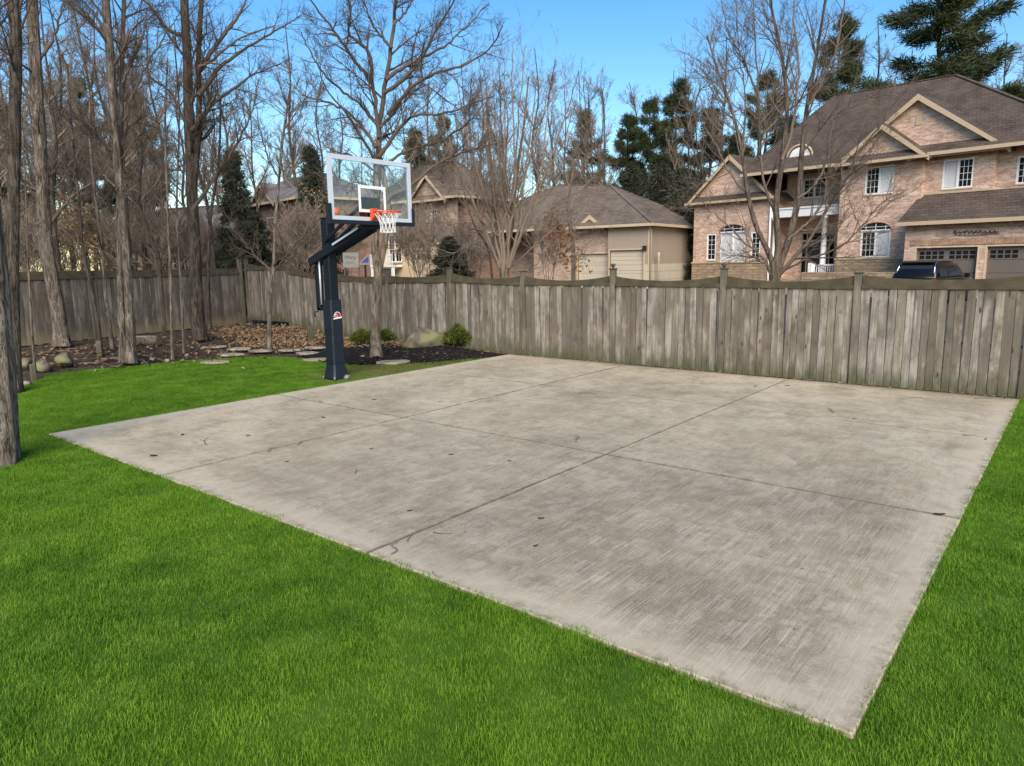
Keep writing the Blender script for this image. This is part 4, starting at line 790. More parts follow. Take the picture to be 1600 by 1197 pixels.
# ------------------------------------------------------------------ the planting bed
rng = np.random.default_rng(77)
def rock(name, loc, size, seed, label, cat_='rock', mat='rock', parent=None, flat=0.0, rz=0.0):
    bm = bmesh.new(); bmesh.ops.create_icosphere(bm, subdivisions=3, radius=1.0); r_ = np.random.default_rng(seed)
    pl = [(Vector(r_.normal(size=3)).normalized(), r_.uniform(.55, .85)) for _ in range(10)]
    ph = r_.uniform(0, 6.28, 6)
    for v in bm.verts:
        for n_, dd in pl:
            e_ = v.co.dot(n_)-dd
            if e_ > 0: v.co -= n_*e_*.97
        v.co *= 1+.035*math.sin(7*v.co.x+ph[0])*math.sin(6*v.co.y+ph[1])+.02*math.sin(15*v.co.z+ph[2]+5*v.co.x)
        v.co = Vector((v.co.x*size[0], v.co.y*size[1], v.co.z*size[2]))
    me = bpy.data.meshes.new(name); bm.to_mesh(me); bm.free(); me.polygons.foreach_set('use_smooth', [flat == 0]*len(me.polygons))
    o = link(name, me, MAT[mat]); o.location = loc; o.rotation_euler = (0, 0, rz); return setp(o, label, cat_)
def bedpt(u, v, z=0.0):
    p_ = onz(u, v, z)
    for _ in range(6): p_ = onz(u, v, H(p_[0], p_[1]))
    return p_
b = bedpt(655, 545); rock('boulder', (b[0], b[1]+.15, b[2]+.16), (.62, .46, .48), 6, 'mossy boulder in the mulch bed between two shrubs', rz=.6)
b = bedpt(103, 571); rock('boulder', (b[0], b[1], b[2]+.09), (.25, .22, .20), 8, 'pale rounded boulder below the leaning rough trunk')
b = bedpt(66, 577); rock('boulder', (b[0], b[1], b[2]+.06), (.24, .2, .17), 9, 'mossy boulder right of the leftmost trunks')
b = bedpt(40, 576); rock('boulder', (b[0], b[1], b[2]+.08), (.26, .2, .18), 10, 'greenish boulder half hidden by the leftmost trunks')
b = bedpt(44, 563); rock('brick_block', (b[0]-.3, b[1]+.1, b[2]+.08), (.13, .09, .07), 21, 'small reddish block behind the mossy boulder', 'block', 'logo_red') if False else None
b = bedpt(42, 600); rock('stone', (b[0], b[1], .0), (.16, .12, .06), 12, 'flat pale stone on the lawn beside the leftmost trunks', 'stone', 'flag')
for i, (u, v, lab) in enumerate([(262, 565, 'small white stone at the root end of the bed edge'), (238, 563, 'pale pebble beside the twin-stemmed tree roots'), (292, 556, 'white stone at the bed edge by the forked trunk'), (555, 533, 'small pale stone right of the hoop pole'), (567, 559, 'tiny white stone at the foot of the tan trunk'), (733, 541, 'small pale stone under the right shrub'), (690, 540, 'small stone right of the mossy boulder')]):
    b = bedpt(u, v); rock('stone', (b[0], b[1], b[2]+.02), (.07, .055, .045), 30+i, lab, 'stone', 'flag')
# flat stepping stones
for i, (u, v, a_, lab) in enumerate([(335, 567, .34, 'stepping stone lowest of the path, set in the grass'), (359, 555, .34, 'second stepping stone, where grass meets bed'), (335, 543, .32, 'pale stepping stone left of the path below the leaves'), (375, 546, .34, 'stepping stone in the middle below the leaf pile'), (408, 549, .34, 'long stepping stone at the bed edge'), (452, 548, .28, 'stepping stone left of the hoop pole in the bed'), (480, 553, .32, 'pale stepping stone just left of the hoop pole'), (492, 544, .32, 'rear stepping stone close to the hoop pole'), (493, 563, .30, 'stepping stone on the grass touching the hoop pole in view'), (612, 567, .42, 'flat edging stone between mulch and worn grass')]):
    b = bedpt(u, v); r_ = np.random.default_rng(50+i); n_ = 9; pl = []
    for k in range(n_):
        t = k*2*math.pi/n_; q = a_*r_.uniform(.8, 1.12); pl.append((q*math.cos(t), q*.62*math.sin(t), 0))
    o = MB().prism(pl, (0, 0, .05)).build('stepping_stone', MAT['flag'], None, 0.012); o.location = (b[0], b[1], max(b[2], -.0)-.012); o.rotation_euler = (0, 0, math.radians(39)+r_.uniform(-.25, .25)); setp(o, lab, 'stepping stone', 'stepping stones')
# fallen log with pale split face
b = bedpt(228, 541); lg = empty('log', (b[0], b[1], b[2]+.13), math.radians(36), 'short cut log lying between the twin-stemmed and forked trees', 'log')
MB().tube([(-.36, 0, 0), (-.1, .01, .01), (.15, -.01, .0), (.36, 0, .01)], [.125, .13, .125, .12], 12).build('bark', MAT['bark_grey'], lg)
MB().tube([(.358, 0, .01), (.366, 0, .01)], [.105, .1], 12).build('cut_end', MAT['leaf_tan'], lg)
MB().prism([(-.3, -.06, .12), (.3, -.06, .115), (.33, .05, .12), (-.25, .055, .125)], (0, 0, .02)).build('split_face', MAT['flag'], lg)
# bare roots by the twin-stemmed tree
for i, (q, r0) in enumerate([([(203, 566), (215, 556), (240, 560), (262, 566)], .05), ([(192, 566), (175, 562), (155, 568), (130, 567)], .05), ([(196, 568), (185, 575), (170, 572)], .04), ([(205, 568), (222, 565), (232, 572)], .045)]):
    P_ = np.array([bedpt(a, c_)+np.array([0, 0, .05*(1-k/3)+.0]) for k, (a, c_) in enumerate(q)]); P_ = smooth(P_, 14)
    o = MB().tube(P_-P_[0], list(np.linspace(r0, .012, 14)), 7).build('root', MAT['bark_tan'], None, loc=P_[0]); setp(o, ['pale root running right from the twin-stemmed tree', 'long pale root running left from the twin-stemmed tree', 'short root in front of the twin-stemmed tree', 'stubby root at the right foot of the twin-stemmed tree'][i], 'root', 'bare tree roots')
# stub post behind the hoop and low stake in the bed
for (u, v, h_, wd, lab) in [(487, 532, .42, .07, 'short cut wooden stump post behind the hoop pole'), (156, 560, .42, .045, 'dark short stake in the bed near the old fence'), (53, 592, .30, .045, 'dark short stake at the lawn edge beside mossy boulders')]:
    b = bedpt(u, v); o = MB().box(-wd, wd, -wd, wd, -.1, h_).build('stake', MAT['fence_post'], None, .008, tuple(b)); setp(o, lab, 'stake')
# round evergreen shrubs
def shrub(u, v, rx, rz_, n, lab, seed, lean=0.0):
    b = bedpt(u, v); r_ = np.random.default_rng(seed); root = empty('evergreen_shrub', (b[0], b[1], b[2]), 0, lab, 'shrub', 'round evergreen shrubs')
    st = MB()
    for k in range(5):
        a = r_.uniform(0, 6.28); st.tube([(0, 0, -.02), (.06*math.cos(a), .06*math.sin(a), rz_*.5), (rx*.55*math.cos(a), rx*.55*math.sin(a), rz_*1.1)], [.022, .016, .006], 5)
    st.build('stem', MAT['bark_dark'], root)
    D = r_.normal(size=(n, 3)); D /= np.linalg.norm(D, axis=1, keepdims=True); D[:, 2] = np.abs(D[:, 2])*.9+D[:, 2]*.1
    lump = 1+.16*np.sin(5*D[:, 0]+1)*np.sin(4*D[:, 1]+2)+.1*np.sin(9*D[:, 2]+7*D[:, 0]); S = D*np.array([rx, rx, rz_])*(lump*r_.uniform(.45, 1.0, n)**.5)[:, None]+np.array([0, 0, rz_*.55])
    V, F = needles(r_, S, D+np.array([0, 0, .5]), 5, .085, .014); link('foliage', mesh_np('foliage', V, F), MAT['shrub'], root)
shrub(716, 543, .29, .32, 900, 'round yellow-green shrub at the right end of the mulch bed', 1)
shrub(645, 531, .36, .42, 800, 'low yellow-green shrub peeking over the mossy boulder', 2)
shrub(567, 540, .25, .24, 500, 'small round shrub between the hoop pole and the tan trunk', 3)
shrub(603, 535, .16, .2, 250, 'little dark shrub just right of the tan trunk', 4)
# leaf litter: what nobody could count
def litter(name, spots, n, size, mat, seed, lab, lift=.03):
    r_ = np.random.default_rng(seed); P_ = []
    for i in range(n):
        u, v, su, sv = spots[r_.integers(len(spots))]
        p_ = bedpt(u+r_.normal()*su, v+r_.normal()*sv); 
        if p_[1] > 9.8 and p_[0] > -11: p_[1] = 9.8-r_.uniform(0, .6)
        if 0 < p_[0] < PW and p_[1] < PD: continue
        P_.append((p_[0], p_[1], H(p_[0], p_[1])+lift*r_.uniform(.2, 1.6)-.03))
    P_ = np.array(P_); n = len(P_)
    A = r_.normal(size=(n, 3))*np.array([1, 1, .35]); A /= np.linalg.norm(A, axis=1, keepdims=True); B = np.cross(A, np.array([0, 0, 1.])+r_.normal(size=(n, 3))*.45); B /= np.linalg.norm(B, axis=1, keepdims=True); N_ = np.cross(A, B)
    s_ = size*r_.uniform(.6, 1.4, n)[:, None]; cu = s_*r_.uniform(-.3, .5, n)[:, None]
    V = np.stack([P_-A*s_, P_+B*s_*.5+N_*cu, P_+A*s_, P_-B*s_*.5+N_*cu], 1).reshape(-1, 3)
    k = np.arange(n)[:, None]*4; F = np.concatenate([k+np.array([[0, 1, 2]]), k+np.array([[0, 2, 3]])])
    setp(link(name, mesh_np(name, V, F), mat), lab, 'leaves' if 'leaf' in name else 'wood chips', kind='stuff')
litter('leaf_litter', [(390, 525, 28, 8), (440, 522, 28, 9), (470, 530, 22, 8), (360, 520, 18, 7), (420, 535, 30, 5), (560, 536, 16, 6), (625, 535, 20, 6), (545, 528, 12, 6)], 5600, .048, MAT['leaf_brown'], 91, 'brown fallen leaves heaped against the fence beside the hoop', .055)
litter('scattered_leaf_litter', [(200, 545, 90, 12), (330, 545, 50, 10), (690, 540, 45, 6), (120, 560, 60, 8), (620, 545, 60, 8), (740, 545, 25, 5)], 1300, .05, MAT['leaf_brown'], 92, 'thinly scattered dry leaves over the dark planting bed', .04)
r_ = np.random.default_rng(95); n_ = 260; P_ = np.stack([r_.uniform(0, 10, n_), 9.83-np.abs(r_.normal(size=n_))*.07, r_.uniform(.006, .02, n_)], 1)
A_ = r_.normal(size=(n_, 3))*np.array([1, 1, .2]); A_ /= np.linalg.norm(A_, axis=1, keepdims=True); B_ = np.cross(A_, np.array([0, 0, 1.])+r_.normal(size=(n_, 3))*.3); s_ = r_.uniform(.012, .04, n_)[:, None]
setp(link('fence_foot_litter', mesh_np('fence_foot_litter', np.stack([P_-A_*s_, P_+B_*s_*.45, P_+A_*s_, P_-B_*s_*.45], 1).reshape(-1, 3), np.arange(4*n_).reshape(-1, 4)), MAT['leaf_brown']), 'dry leaf scraps gathered along the foot of the fence on the pad', 'leaves', kind='stuff')
litter('bark_chip_mulch', [(640, 555, 50, 7), (700, 552, 40, 6), (580, 552, 30, 7), (250, 555, 90, 8)], 3500, .035, MAT['chip'], 93, 'dark bark chips covering the mulch bed around the tan trunk', .05)

# ------------------------------------------------------------------ houses
def wall(mb, u0, u1, v, z0, z1, holes=(), depth=.14, side='front'):
    """a front wall face at depth v with real openings and reveals"""
    us = sorted({u0, u1, *[h for q in holes for h in q[:2]]}); zs = sorted({z0, z1, *[h for q in holes for h in q[2:4]]})
    P = (lambda a, dd, z: (a, v+dd, z)) if side == 'front' else (lambda a, dd, z: (v-dd, a, z))
    for i in range(len(us)-1):
        for j in range(len(zs)-1):
            cu, cz = (us[i]+us[i+1])/2, (zs[j]+zs[j+1])/2
            if any(h[0] < cu < h[1] and h[2] < cz < h[3] for h in holes): continue
            mb.add([P(us[i], 0, zs[j]), P(us[i+1], 0, zs[j]), P(us[i+1], 0, zs[j+1]), P(us[i], 0, zs[j+1])], [(0, 1, 2, 3)])
    for a, b_, c_, d_ in [q[:4] for q in holes]:
        mb.add([P(a, 0, c_), P(b_, 0, c_), P(b_, depth, c_), P(a, depth, c_)], [(0, 1, 2, 3)]); mb.add([P(a, 0, d_), P(b_, 0, d_), P(b_, depth, d_), P(a, depth, d_)], [(3, 2, 1, 0)])
        mb.add([P(a, 0, c_), P(a, 0, d_), P(a, depth, d_), P(a, depth, c_)], [(3, 2, 1, 0)]); mb.add([P(b_, 0, c_), P(b_, 0, d_), P(b_, depth, d_), P(b_, depth, c_)], [(0, 1, 2, 3)])
    return mb
def window(root, u0, u1, z0, z1, v, cols, rows, blind=(), mull=True, arch=False, fm='white', dep=.06):
    w_ = empty('window', ((u0+u1)/2, v, z0)); w_.parent = root; W_ = u1-u0; Hh = z1-z0; f = .065; x0, x1 = -W_/2, W_/2
    m_ = MB(); m_.box(x0, x1, -.015, dep, 0, f); m_.box(x0, x1, -.015, dep, Hh-f, Hh); m_.box(x0, x0+f, -.014, dep-.001, f, Hh-f); m_.box(x1-f, x1, -.014, dep-.001, f, Hh-f)
    if mull: m_.box(-.05, .05, -.012, dep-.002, f, Hh-f)
    m_.build('frame', MAT[fm], w_); MB().box(x0-.04, x1+.04, -.06, .0, -.06, -.002).build('sill', MAT['trim_tan'], w_)
    MB().box(x0+.02, x1-.02, .15, .16, .02, Hh-.02).build('interior', MAT['interior'], w_)
    half = [(x0+f, -.05), (.05, x1-f)] if mull else [(x0+f, x1-f)]
    for hi_, (a, b_) in enumerate(half):
        p_ = MB().box(a, b_, .030, .032, f, Hh-f).build('pane', MAT['glass'], w_)
        if hi_ in blind: MB().box(a+.01, b_-.01, .036, .042, f+.02, Hh-f-.02).build('blind', MAT['blind'], w_)
        else:
            g_ = MB()
            for k in range(1, cols): q = a+(b_-a)*k/cols; g_.box(q-.009, q+.009, .018, .029, f, Hh-f)
            for k in range(1, rows): q = f+(Hh-2*f)*k/rows; g_.box(a, b_, .019, .0285, q-.009, q+.009)
            if cols > 1 or rows > 1: g_.build('muntin', MAT[fm], w_)
    if arch:
        n_ = 10; top = [(x0*math.cos(t), -.05, Hh+.02+.42*arch*math.sin(t)) for t in np.linspace(0, math.pi, n_)]
        MB().prism(top, (0, .04, 0)).build('transom', MAT['interior'], w_)
        g_ = MB(); g_.box(x0, x1, -.065, -.0505, Hh-.01, Hh+.05)
        for q in (-.33, 0, .33): g_.box(q*W_-.012, q*W_+.012, -.062, -.0505, Hh+.05, Hh+.38*arch*math.sqrt(max(.1, 1-(2*q)**2)))
        g_.box(x0*.85, x1*.85, -.061, -.0505, Hh+.20*arch, Hh+.225*arch)
        g_.build('transom_bar', MAT[fm], w_)
        MB().tube([(a*1.06, -.055, (z_-Hh)*1.08+Hh) for a, _, z_ in top], .035, 5).build('arch_trim', MAT['brick_soldier'], w_)
    return w_
def slab(root, poly, mat, th=.13, name='roof'):
    return MB().prism(poly, (0, 0, -th)).build(name, mat, root)
def gable(root, u0, u1, ua, ze, za, v, vback, wallmat, roofmat, pent=True, ov=.30):
    rf = empty('gable', (0, 0, 0)); rf.parent = root
    MB().prism([(u0, v, ze), (u1, v, ze), (ua, v, za-.10)], (0, .25, 0)).build('gable_wall', wallmat, rf)
    for (a, b_) in (((u0, ze), (ua, za)), ((u1, ze), (ua, za))):
        d_ = (b_[0]-a[0], b_[1]-a[1]); l_ = math.hypot(*d_); ex = (a[0]-d_[0]/l_*.25, a[1]-d_[1]/l_*.25)
        MB().prism([(ex[0], v-ov, ex[1]+.06), (b_[0], v-ov, b_[1]+.06), (b_[0], vback, b_[1]+.06), (ex[0], vback, ex[1]+.06)], (0, 0, -.12)).build('gable_roof', roofmat, rf)
        MB().prism([(ex[0], v-ov-.03, ex[1]+.03), (b_[0], v-ov-.03, b_[1]+.03), (b_[0], v-ov-.03, b_[1]-.24), (ex[0], v-ov-.03, ex[1]-.16)], (0, .028, 0)).build('fascia', MAT['trim_tan'], rf)
    if pent:
        MB().prism([(u0+.12, v-.36, ze-.02), (u1-.12, v-.36, ze-.02), (u1-.42, v-.01, ze+.3), (u0+.42, v-.01, ze+.3)], (0, 0, -.05)).build('pent_roof', roofmat, rf)
        MB().box(u0-.2, u1+.2, v-.42, v-.365, ze-.16, ze-.03).build('eave_board', MAT['trim_tan'], rf)
    MB().box(ua-.13, ua+.13, v-.03, v-.002, ze+(za-ze)*.52, ze+(za-ze)*.70).build('vent', MAT['trim_tan'], rf)
    return rf
def hip(root, u0, u1, v0, v1, ze, ra, rb, mat, name='roof'):
    (ua, va, za), (ub, vb, zb) = ra, rb
    V = [(u0, v0, ze), (u1, v0, ze), (u1, v1, ze), (u0, v1, ze), (ua, va, za), (ub, vb, zb)]
    r_ = MB().add(V, [(0, 1, 5, 4), (1, 2, 5), (2, 3, 4, 5), (3, 0, 4), (3, 2, 1, 0)]).build(name, mat, root)
    MB().add([(u0-.02, v0-.04, ze-.16), (u1+.02, v0-.04, ze-.16), (u1+.02, v0-.04, ze-.005), (u0-.02, v0-.04, ze-.005), (u0-.02, v0-.005, ze-.16), (u1+.02, v0-.005, ze-.16), (u1+.02, v0-.005, ze-.005), (u0-.02, v0-.005, ze-.005)], [(0,1,2,3),(4,7,6,5),(0,4,5,1),(3,2,6,7),(0,3,7,4),(1,5,6,2)]).build('gutter', MAT['trim_tan'], root)
    MB().box(u1+.005, u1+.04, v0, v1, ze-.16, ze-.005).build('gutter', MAT['trim_tan'], root)
    for (a, b_) in (((u0, v0, ze), ra), ((u1, v0, ze), rb), (ra, rb), ((u1, v1, ze), rb)):
        MB().bar(a, b_, .22, .05).build('ridge_cap', mat, r_)
    return r_

# --- big brick house on the right
az1 = math.radians(-11); GZ = .32
h1 = empty('brick_house', (4.044, 33.165, 0), az1, 'large two-storey pink brick house with gables and brown garage doors', 'house')
SZ = 2.05                                    # stone base up to here
def part(mb, name, mat, root=h1, bevel=0): return mb.build(name, mat, root, bevel, None, True)
# bay with stacked windows
wA = (-2.74, -1.42, 5.15, 6.45); wG = (-2.78, -1.38, 2.15, 3.42)
m_ = wall(MB(), -3.95, -.15, 1.7, SZ, 6.75, [wA, wG]); m_.box(-3.95, -.15, 2.2, 2.3, 0, 6.7); m_.add([(-.15, 1.7, 0), (-.15, 2.6, 0), (-.15, 2.6, 6.75), (-.15, 1.7, 6.75)], [(0, 1, 2, 3)]); m_.add([(-3.95, 1.7, 0), (-3.95, 6, 0), (-3.95, 6, 6.75), (-3.95, 1.7, 6.75)], [(3, 2, 1, 0)])
m_.build('wall', MAT['brick'], h1, fix=False)
part(MB().box(-3.97, 0.0, 1.62, 1.698, 0, SZ), 'stone_base', MAT['stone']); part(MB().box(-4.0, 0.0, 1.58, 1.69, SZ, SZ+.09), 'stone_sill', MAT['trim_tan'])
part(MB().box(-3.94, -.16, 1.66, 1.698, 6.46, 6.74), 'soldier_course', MAT['brick_soldier'])
window(h1, *wA, 1.72, 3, 4, (1,)); window(h1, *wG, 1.72, 3, 4, (1,), arch=.85)
# walls above the garage
wB = (.57, 1.80, 5.15, 6.42); wC = (3.35, 4.6, 5.15, 6.3)
m_ = wall(MB(), -.15, 2.62, 2.0, 3.5, 6.75, [wB]); m_.add([(2.62, 2.0, 3.5), (2.62, 2.5, 3.5), (2.62, 2.5, 6.75), (2.62, 2.0, 6.75)], [(0, 1, 2, 3)]); m_.build('wall', MAT['brick'], h1, fix=False)
wall(MB(), 2.62, 6.0, 2.3, 3.5, 6.75, [wC]).build('wall', MAT['brick'], h1, fix=False); part(MB().box(-.1, 6.0, 3.2, 12, 0, 6.7), 'rear_wall', MAT['brick'])
part(MB().box(-.14, 2.61, 1.96, 1.998, 6.46, 6.74), 'soldier_course', MAT['brick_soldier']); part(MB().box(2.63, 5.99, 2.26, 2.298, 6.46, 6.74), 'soldier_course', MAT['brick_soldier'])
part(MB().box(-.14, 2.66, 1.94, 1.998, 4.95, 5.04), 'stone_sill', MAT['trim_tan'])
window(h1, *wB, 2.02, 3, 4, (0,)); window(h1, *wC, 2.32, 3, 4, (1,))
# garage
gd = [(.46, 2.86, GZ, 2.52), (3.2, 5.6, GZ, 2.52)]
m_ = wall(MB(), -.05, 8.0, 0, 0, 3.6, gd, .2); m_.add([(-.05, 0, 0), (-.05, 2, 0), (-.05, 2, 3.6), (-.05, 0, 3.6)], [(3, 2, 1, 0)]); m_.add([(8.0, 0, 0), (8.0, 3.2, 0), (8.0, 3.2, 3.6), (8.0, 0, 3.6)], [(0, 1, 2, 3)]); m_.build('wall', MAT['brick'], h1, fix=False)
part(MB().box(-.04, 7.99, -.035, -.002, 3.30, 3.58), 'soldier_course', MAT['brick_soldier']); part(MB().box(.2, 5.9, -.03, -.002, 2.62, 2.88), 'soldier_course', MAT['brick_soldier'])
for (a, b_, c_, d_) in gd:
    g_ = empty('garage_door', ((a+b_)/2, .16, c_)); g_.parent = h1; W_ = (b_-a)/2; Hd = d_-c_
    for k in range(4): MB().box(-W_+.01, W_-.01, 0, .05, Hd*k/4+.006, Hd*(k+1)/4-.006).build('door_panel', MAT['garage_brown'], g_, .008)
    for s_ in (-1, 1):
        for k in range(4):
            for j in range(2):
                x_ = s_*W_*.5-W_*.42+k*W_*.215; z_ = Hd*.78+j*.18; MB().box(x_, x_+.20, -.006, -.001, z_, z_+.14).build('door_pane', MAT['interior'], g_)
    fr_ = MB(); fr_.box(-W_-.06, -W_, -.17, -.02, 0, Hd+.06); fr_.box(W_, W_+.06, -.17, -.02, 0, Hd+.06); fr_.box(-W_, W_, -.169, -.021, Hd, Hd+.058); fr_.build('door_frame', MAT['cream'], g_)
    MB().tube([(W_*.8, -.03, .85), (W_*.8, .0, .85)], .05, 8).build('door_handle', MAT['white'], g_)
slab(h1, [(-.3, -.42, 3.66), (8.3, -.42, 3.66), (8.3, 2.25, 5.0), (-.3, 2.0, 4.95)], MAT['roof_brown'], .1, 'garage_roof'); part(MB().box(-.32, 8.3, -.47, -.425, 3.50, 3.66), 'gutter', MAT['trim_tan'])
# scrolled iron nameplate over the garage doors (its script cannot be read in the photograph)
q = [(1.9+.055*k+.03*math.sin(k*1.9), -.05, 3.12+.055*math.sin(k*2.1)+(.07 if k in (1, 9, 18) else 0)) for k in range(31)]
m_ = MB(); m_.tube(smooth(np.array(q), 110), .016, 5); m_.tube([(1.95, -.05, 3.03), (2.8, -.05, 3.0), (3.6, -.05, 3.05)], .012, 5); part(m_, 'iron_nameplate', MAT['iron'])
# recessed entry
wE = (-7.15, -5.84, 5.42, 6.45)
wall(MB(), -8.1, -3.95, 4.0, 0, 6.75, [wE, (-7.1, -5.2, .95, 3.5)]).build('wall', MAT['brick'], h1, fix=False)
window(h1, *wE, 4.02, 2, 4, ())
MB().box(-7.2, -5.1, 4.35, 4.4, .9, 3.55).build('hall_interior', MAT['interior'], h1)
dr = empty('entry_door', (-6.15, 4.1, .95)); dr.parent = h1
for s_ in (-1, 1):
    MB().box(min(0, s_*.62), max(0, s_*.62), 0, .05, 0, 2.1).build('door_leaf', MAT['door_dark'], dr, .01)
    MB().box(s_*.31-.17, s_*.31+.17, -.012, -.001, .75, 1.9).build('door_glass', MAT['glass'], dr); MB().box(s_*.79-.12, s_*.79+.12, 0, .03, 0, 2.1).build('side_light', MAT['glass'], dr)
MB().box(-.93, .93, 0, .03, 2.2, 2.53).build('transom', MAT['glass'], dr)
fr_ = MB(); fr_.box(-.95, -.92, -.03, .0, 0, 2.55); fr_.box(.92, .95, -.03, 0, 0, 2.55); fr_.box(-.66, -.62, -.03, -.002, 0, 2.55); fr_.box(.62, .66, -.03, -.002, 0, 2.55); fr_.box(-.92, .92, -.031, -.003, 2.1, 2.2); fr_.build('door_frame', MAT['trim_tan'], dr)
pc = empty('porch', (0, 0, 0)); pc.parent = h1
MB().box(-8.1, -3.97, 2.2, 3.99, 0, .95).build('porch_floor', MAT['flag'], pc)
MB().box(-8.05, -4.0, 2.3, 2.7, 4.35, 4.78).build('porch_beam', MAT['white'], pc, .02); MB().box(-8.09, -3.97, 2.24, 3.98, 4.78, 4.86).build('porch_deck', MAT['white'], pc)
for q_ in (-7.85, -5.05):
    m_ = MB(); m_.tube([(q_, 2.5, .95), (q_, 2.5, 1.05), (q_, 2.5, 1.06), (q_, 2.5, 4.2), (q_, 2.5, 4.21), (q_, 2.5, 4.35)], [.2, .2, .15, .13, .19, .19], 12); m_.build('column', MAT['white'], pc)
m_ = MB(); m_.box(-5.3, -4.1, 2.22, 2.28, 1.75, 1.83); m_.box(-5.3, -4.1, 2.23, 2.27, 1.05, 1.1)
for k in range(10): m_.box(-5.25+k*.12, -5.21+k*.12, 2.235, 2.265, 1.1, 1.75)
m_.build('porch_railing', MAT['white'], pc); MB().box(-5.55, -5.3, 1.9, 2.25, 0, 1.9).build('railing_pier', MAT['white'], pc, .02)
for k in range(5): MB().box(-7.2, -5.6, .7+k*.3, 1.0+k*.3+.02, 0, .30+k*.13).build('step', MAT['flag'], pc, .01)
# left wing
wL = (-11.2, -9.55, 2.0, 3.70); wS = (-12.13, -11.5, 2.12, 3.65); wT = (-9.2, -8.6, 2.12, 3.65)
m_ = wall(MB(), -13.1, -8.1, 2.3, SZ-.1, 5.55, [wL, wS, wT]); m_.add([(-8.1, 2.3, 0), (-8.1, 4.0, 0), (-8.1, 4.0, 6.0), (-8.1, 2.3, 5.55)], [(0, 1, 2, 3)]); m_.add([(-13.1, 2.3, 0), (-13.1, 11, 0), (-13.1, 11, 5.55), (-13.1, 2.3, 5.55)], [(3, 2, 1, 0)]); m_.build('wall', MAT['brick'], h1, fix=False)
part(MB().box(-13.12, -8.09, 2.22, 2.298, 0, SZ-.12), 'stone_base', MAT['stone']); part(MB().box(-13.15, -8.07, 2.18, 2.29, SZ-.12, SZ-.03), 'stone_sill', MAT['trim_tan']); part(MB().box(-13.09, -8.11, 2.26, 2.298, 5.25, 5.53), 'soldier_course', MAT['brick_soldier'])
window(h1, *wL, 2.32, 3, 5, (0, 1), arch=.95); window(h1, *wS, 2.32, 2, 5, (), False); window(h1, *wT, 2.32, 2, 5, (), False)
gable(h1, -13.35, -7.85, -10.6, 5.55, 8.0, 2.3, 8, MAT['brick'], MAT['roof_brown'])
part(MB().tube([(-8.0, 2.2, 5.3), (-8.0, 2.2, 1.5), (-8.0, 2.25, .3)], .05, 6), 'downspout', MAT['white'])
# main roof, eyebrow dormer, two front gables
hip(h1, -9.4, 6.3, 1.3, 12.5, 6.78, (-7.6, 8, 11.45), (-1.3, 8, 11.35), MAT['roof_brown'])
gable(h1, -4.25, 3.05, -.58, 6.72, 9.42, 1.9, 7, MAT['brick'], MAT['roof_brown']); gable(h1, -3.75, .1, -1.88, 6.70, 8.28, 1.35, 5, MAT['brick'], MAT['roof_brown'])
dm = empty('eyebrow_dormer', (-6.55, 2.35, 7.45)); dm.parent = h1
ar = [(.72*math.cos(t), 0, .62*math.sin(t)) for t in np.linspace(0, math.pi, 13)]
MB().prism(ar, (0, 1.6, 0)).build('dormer_roof', MAT['roof_brown'], dm); MB().prism([(a*.8, -.02, c_*.8) for a, _, c_ in ar], (0, .018, 0)).build('louvre', MAT['white'], dm); MB().tube([(a*.98, -.03, c_*.98) for a, _, c_ in ar], .06, 6).build('arch_trim', MAT['trim_tan'], dm)
# drive and low garden wall
m_ = MB().add([(0.0, -16, -.02), (6.0, -16, -.02), (6.0, 0, .34), (0.0, 0, .34)], [(0, 1, 2, 3)]).build('driveway', MAT['asphalt'], None, 0, (4.044, 33.165, 0.03)); m_.rotation_euler = (0, 0, az1); setp(m_, kind='structure')
m_ = MB().box(-5.0, 0.2, .2, .6, 0, 1.45).build('garden_wall', MAT['stone'], None, .03, (4.044, 33.165, 0)); m_.rotation_euler = (0, 0, az1); setp(m_, 'low stone garden wall before the brick house bay window', 'wall')

# --- tan house with two garage doors
az2 = math.radians(3)
h2 = empty('tan_house', (-9.19, 33.79, 0), az2, 'low tan brick and siding garage house with mauve hip roof', 'house')
m_ = wall(MB(), -2.62, 0, 0, 0, 4.2, [(-2.5, -.32, .4, 2.78)], .2); m_.build('front_siding', MAT['siding'], h2, fix=False)
m_ = MB(); m_.add([(0, 0, 1.95), (0, 9, 1.95), (0, 9, 4.2), (0, 0, 4.2)], [(0, 1, 2, 3)]); m_.build('side_siding', MAT['siding'], h2, fix=False); MB().box(-.3, .03, -.01, 9, 0, 1.95).build('foundation', MAT['garage_tan'], h2)
wall(MB(), -8.2, -2.62, .35, 0, 4.2, [(-4.9, -2.75, .4, 2.62)], .2).build('wall', MAT['brick_tan'], h2, fix=False)
MB().box(-2.64, -2.60, .0, .5, 0, 4.2).build('corner_board', MAT['trim_tan'], h2); MB().box(-.05, .05, -.03, .0, 1.9, 4.2).build('corner_board', MAT['trim_tan'], h2)
wall(MB(), -15, -8.2, 2.6, 0, 4.2, [(-9.5, -8.5, .4, 3.4)], .3).build('wall', MAT['brick_tan'], h2, fix=False); MB().add([(-8.2, .35, 0), (-8.2, 2.6, 0), (-8.2, 2.6, 4.2), (-8.2, .35, 4.2)], [(3, 2, 1, 0)]).build('side_wall', MAT['brick_tan'], h2, fix=False)
MB().box(-9.5, -8.5, 2.85, 2.9, .4, 3.4).build('entry_door', MAT['door_dark'], h2)
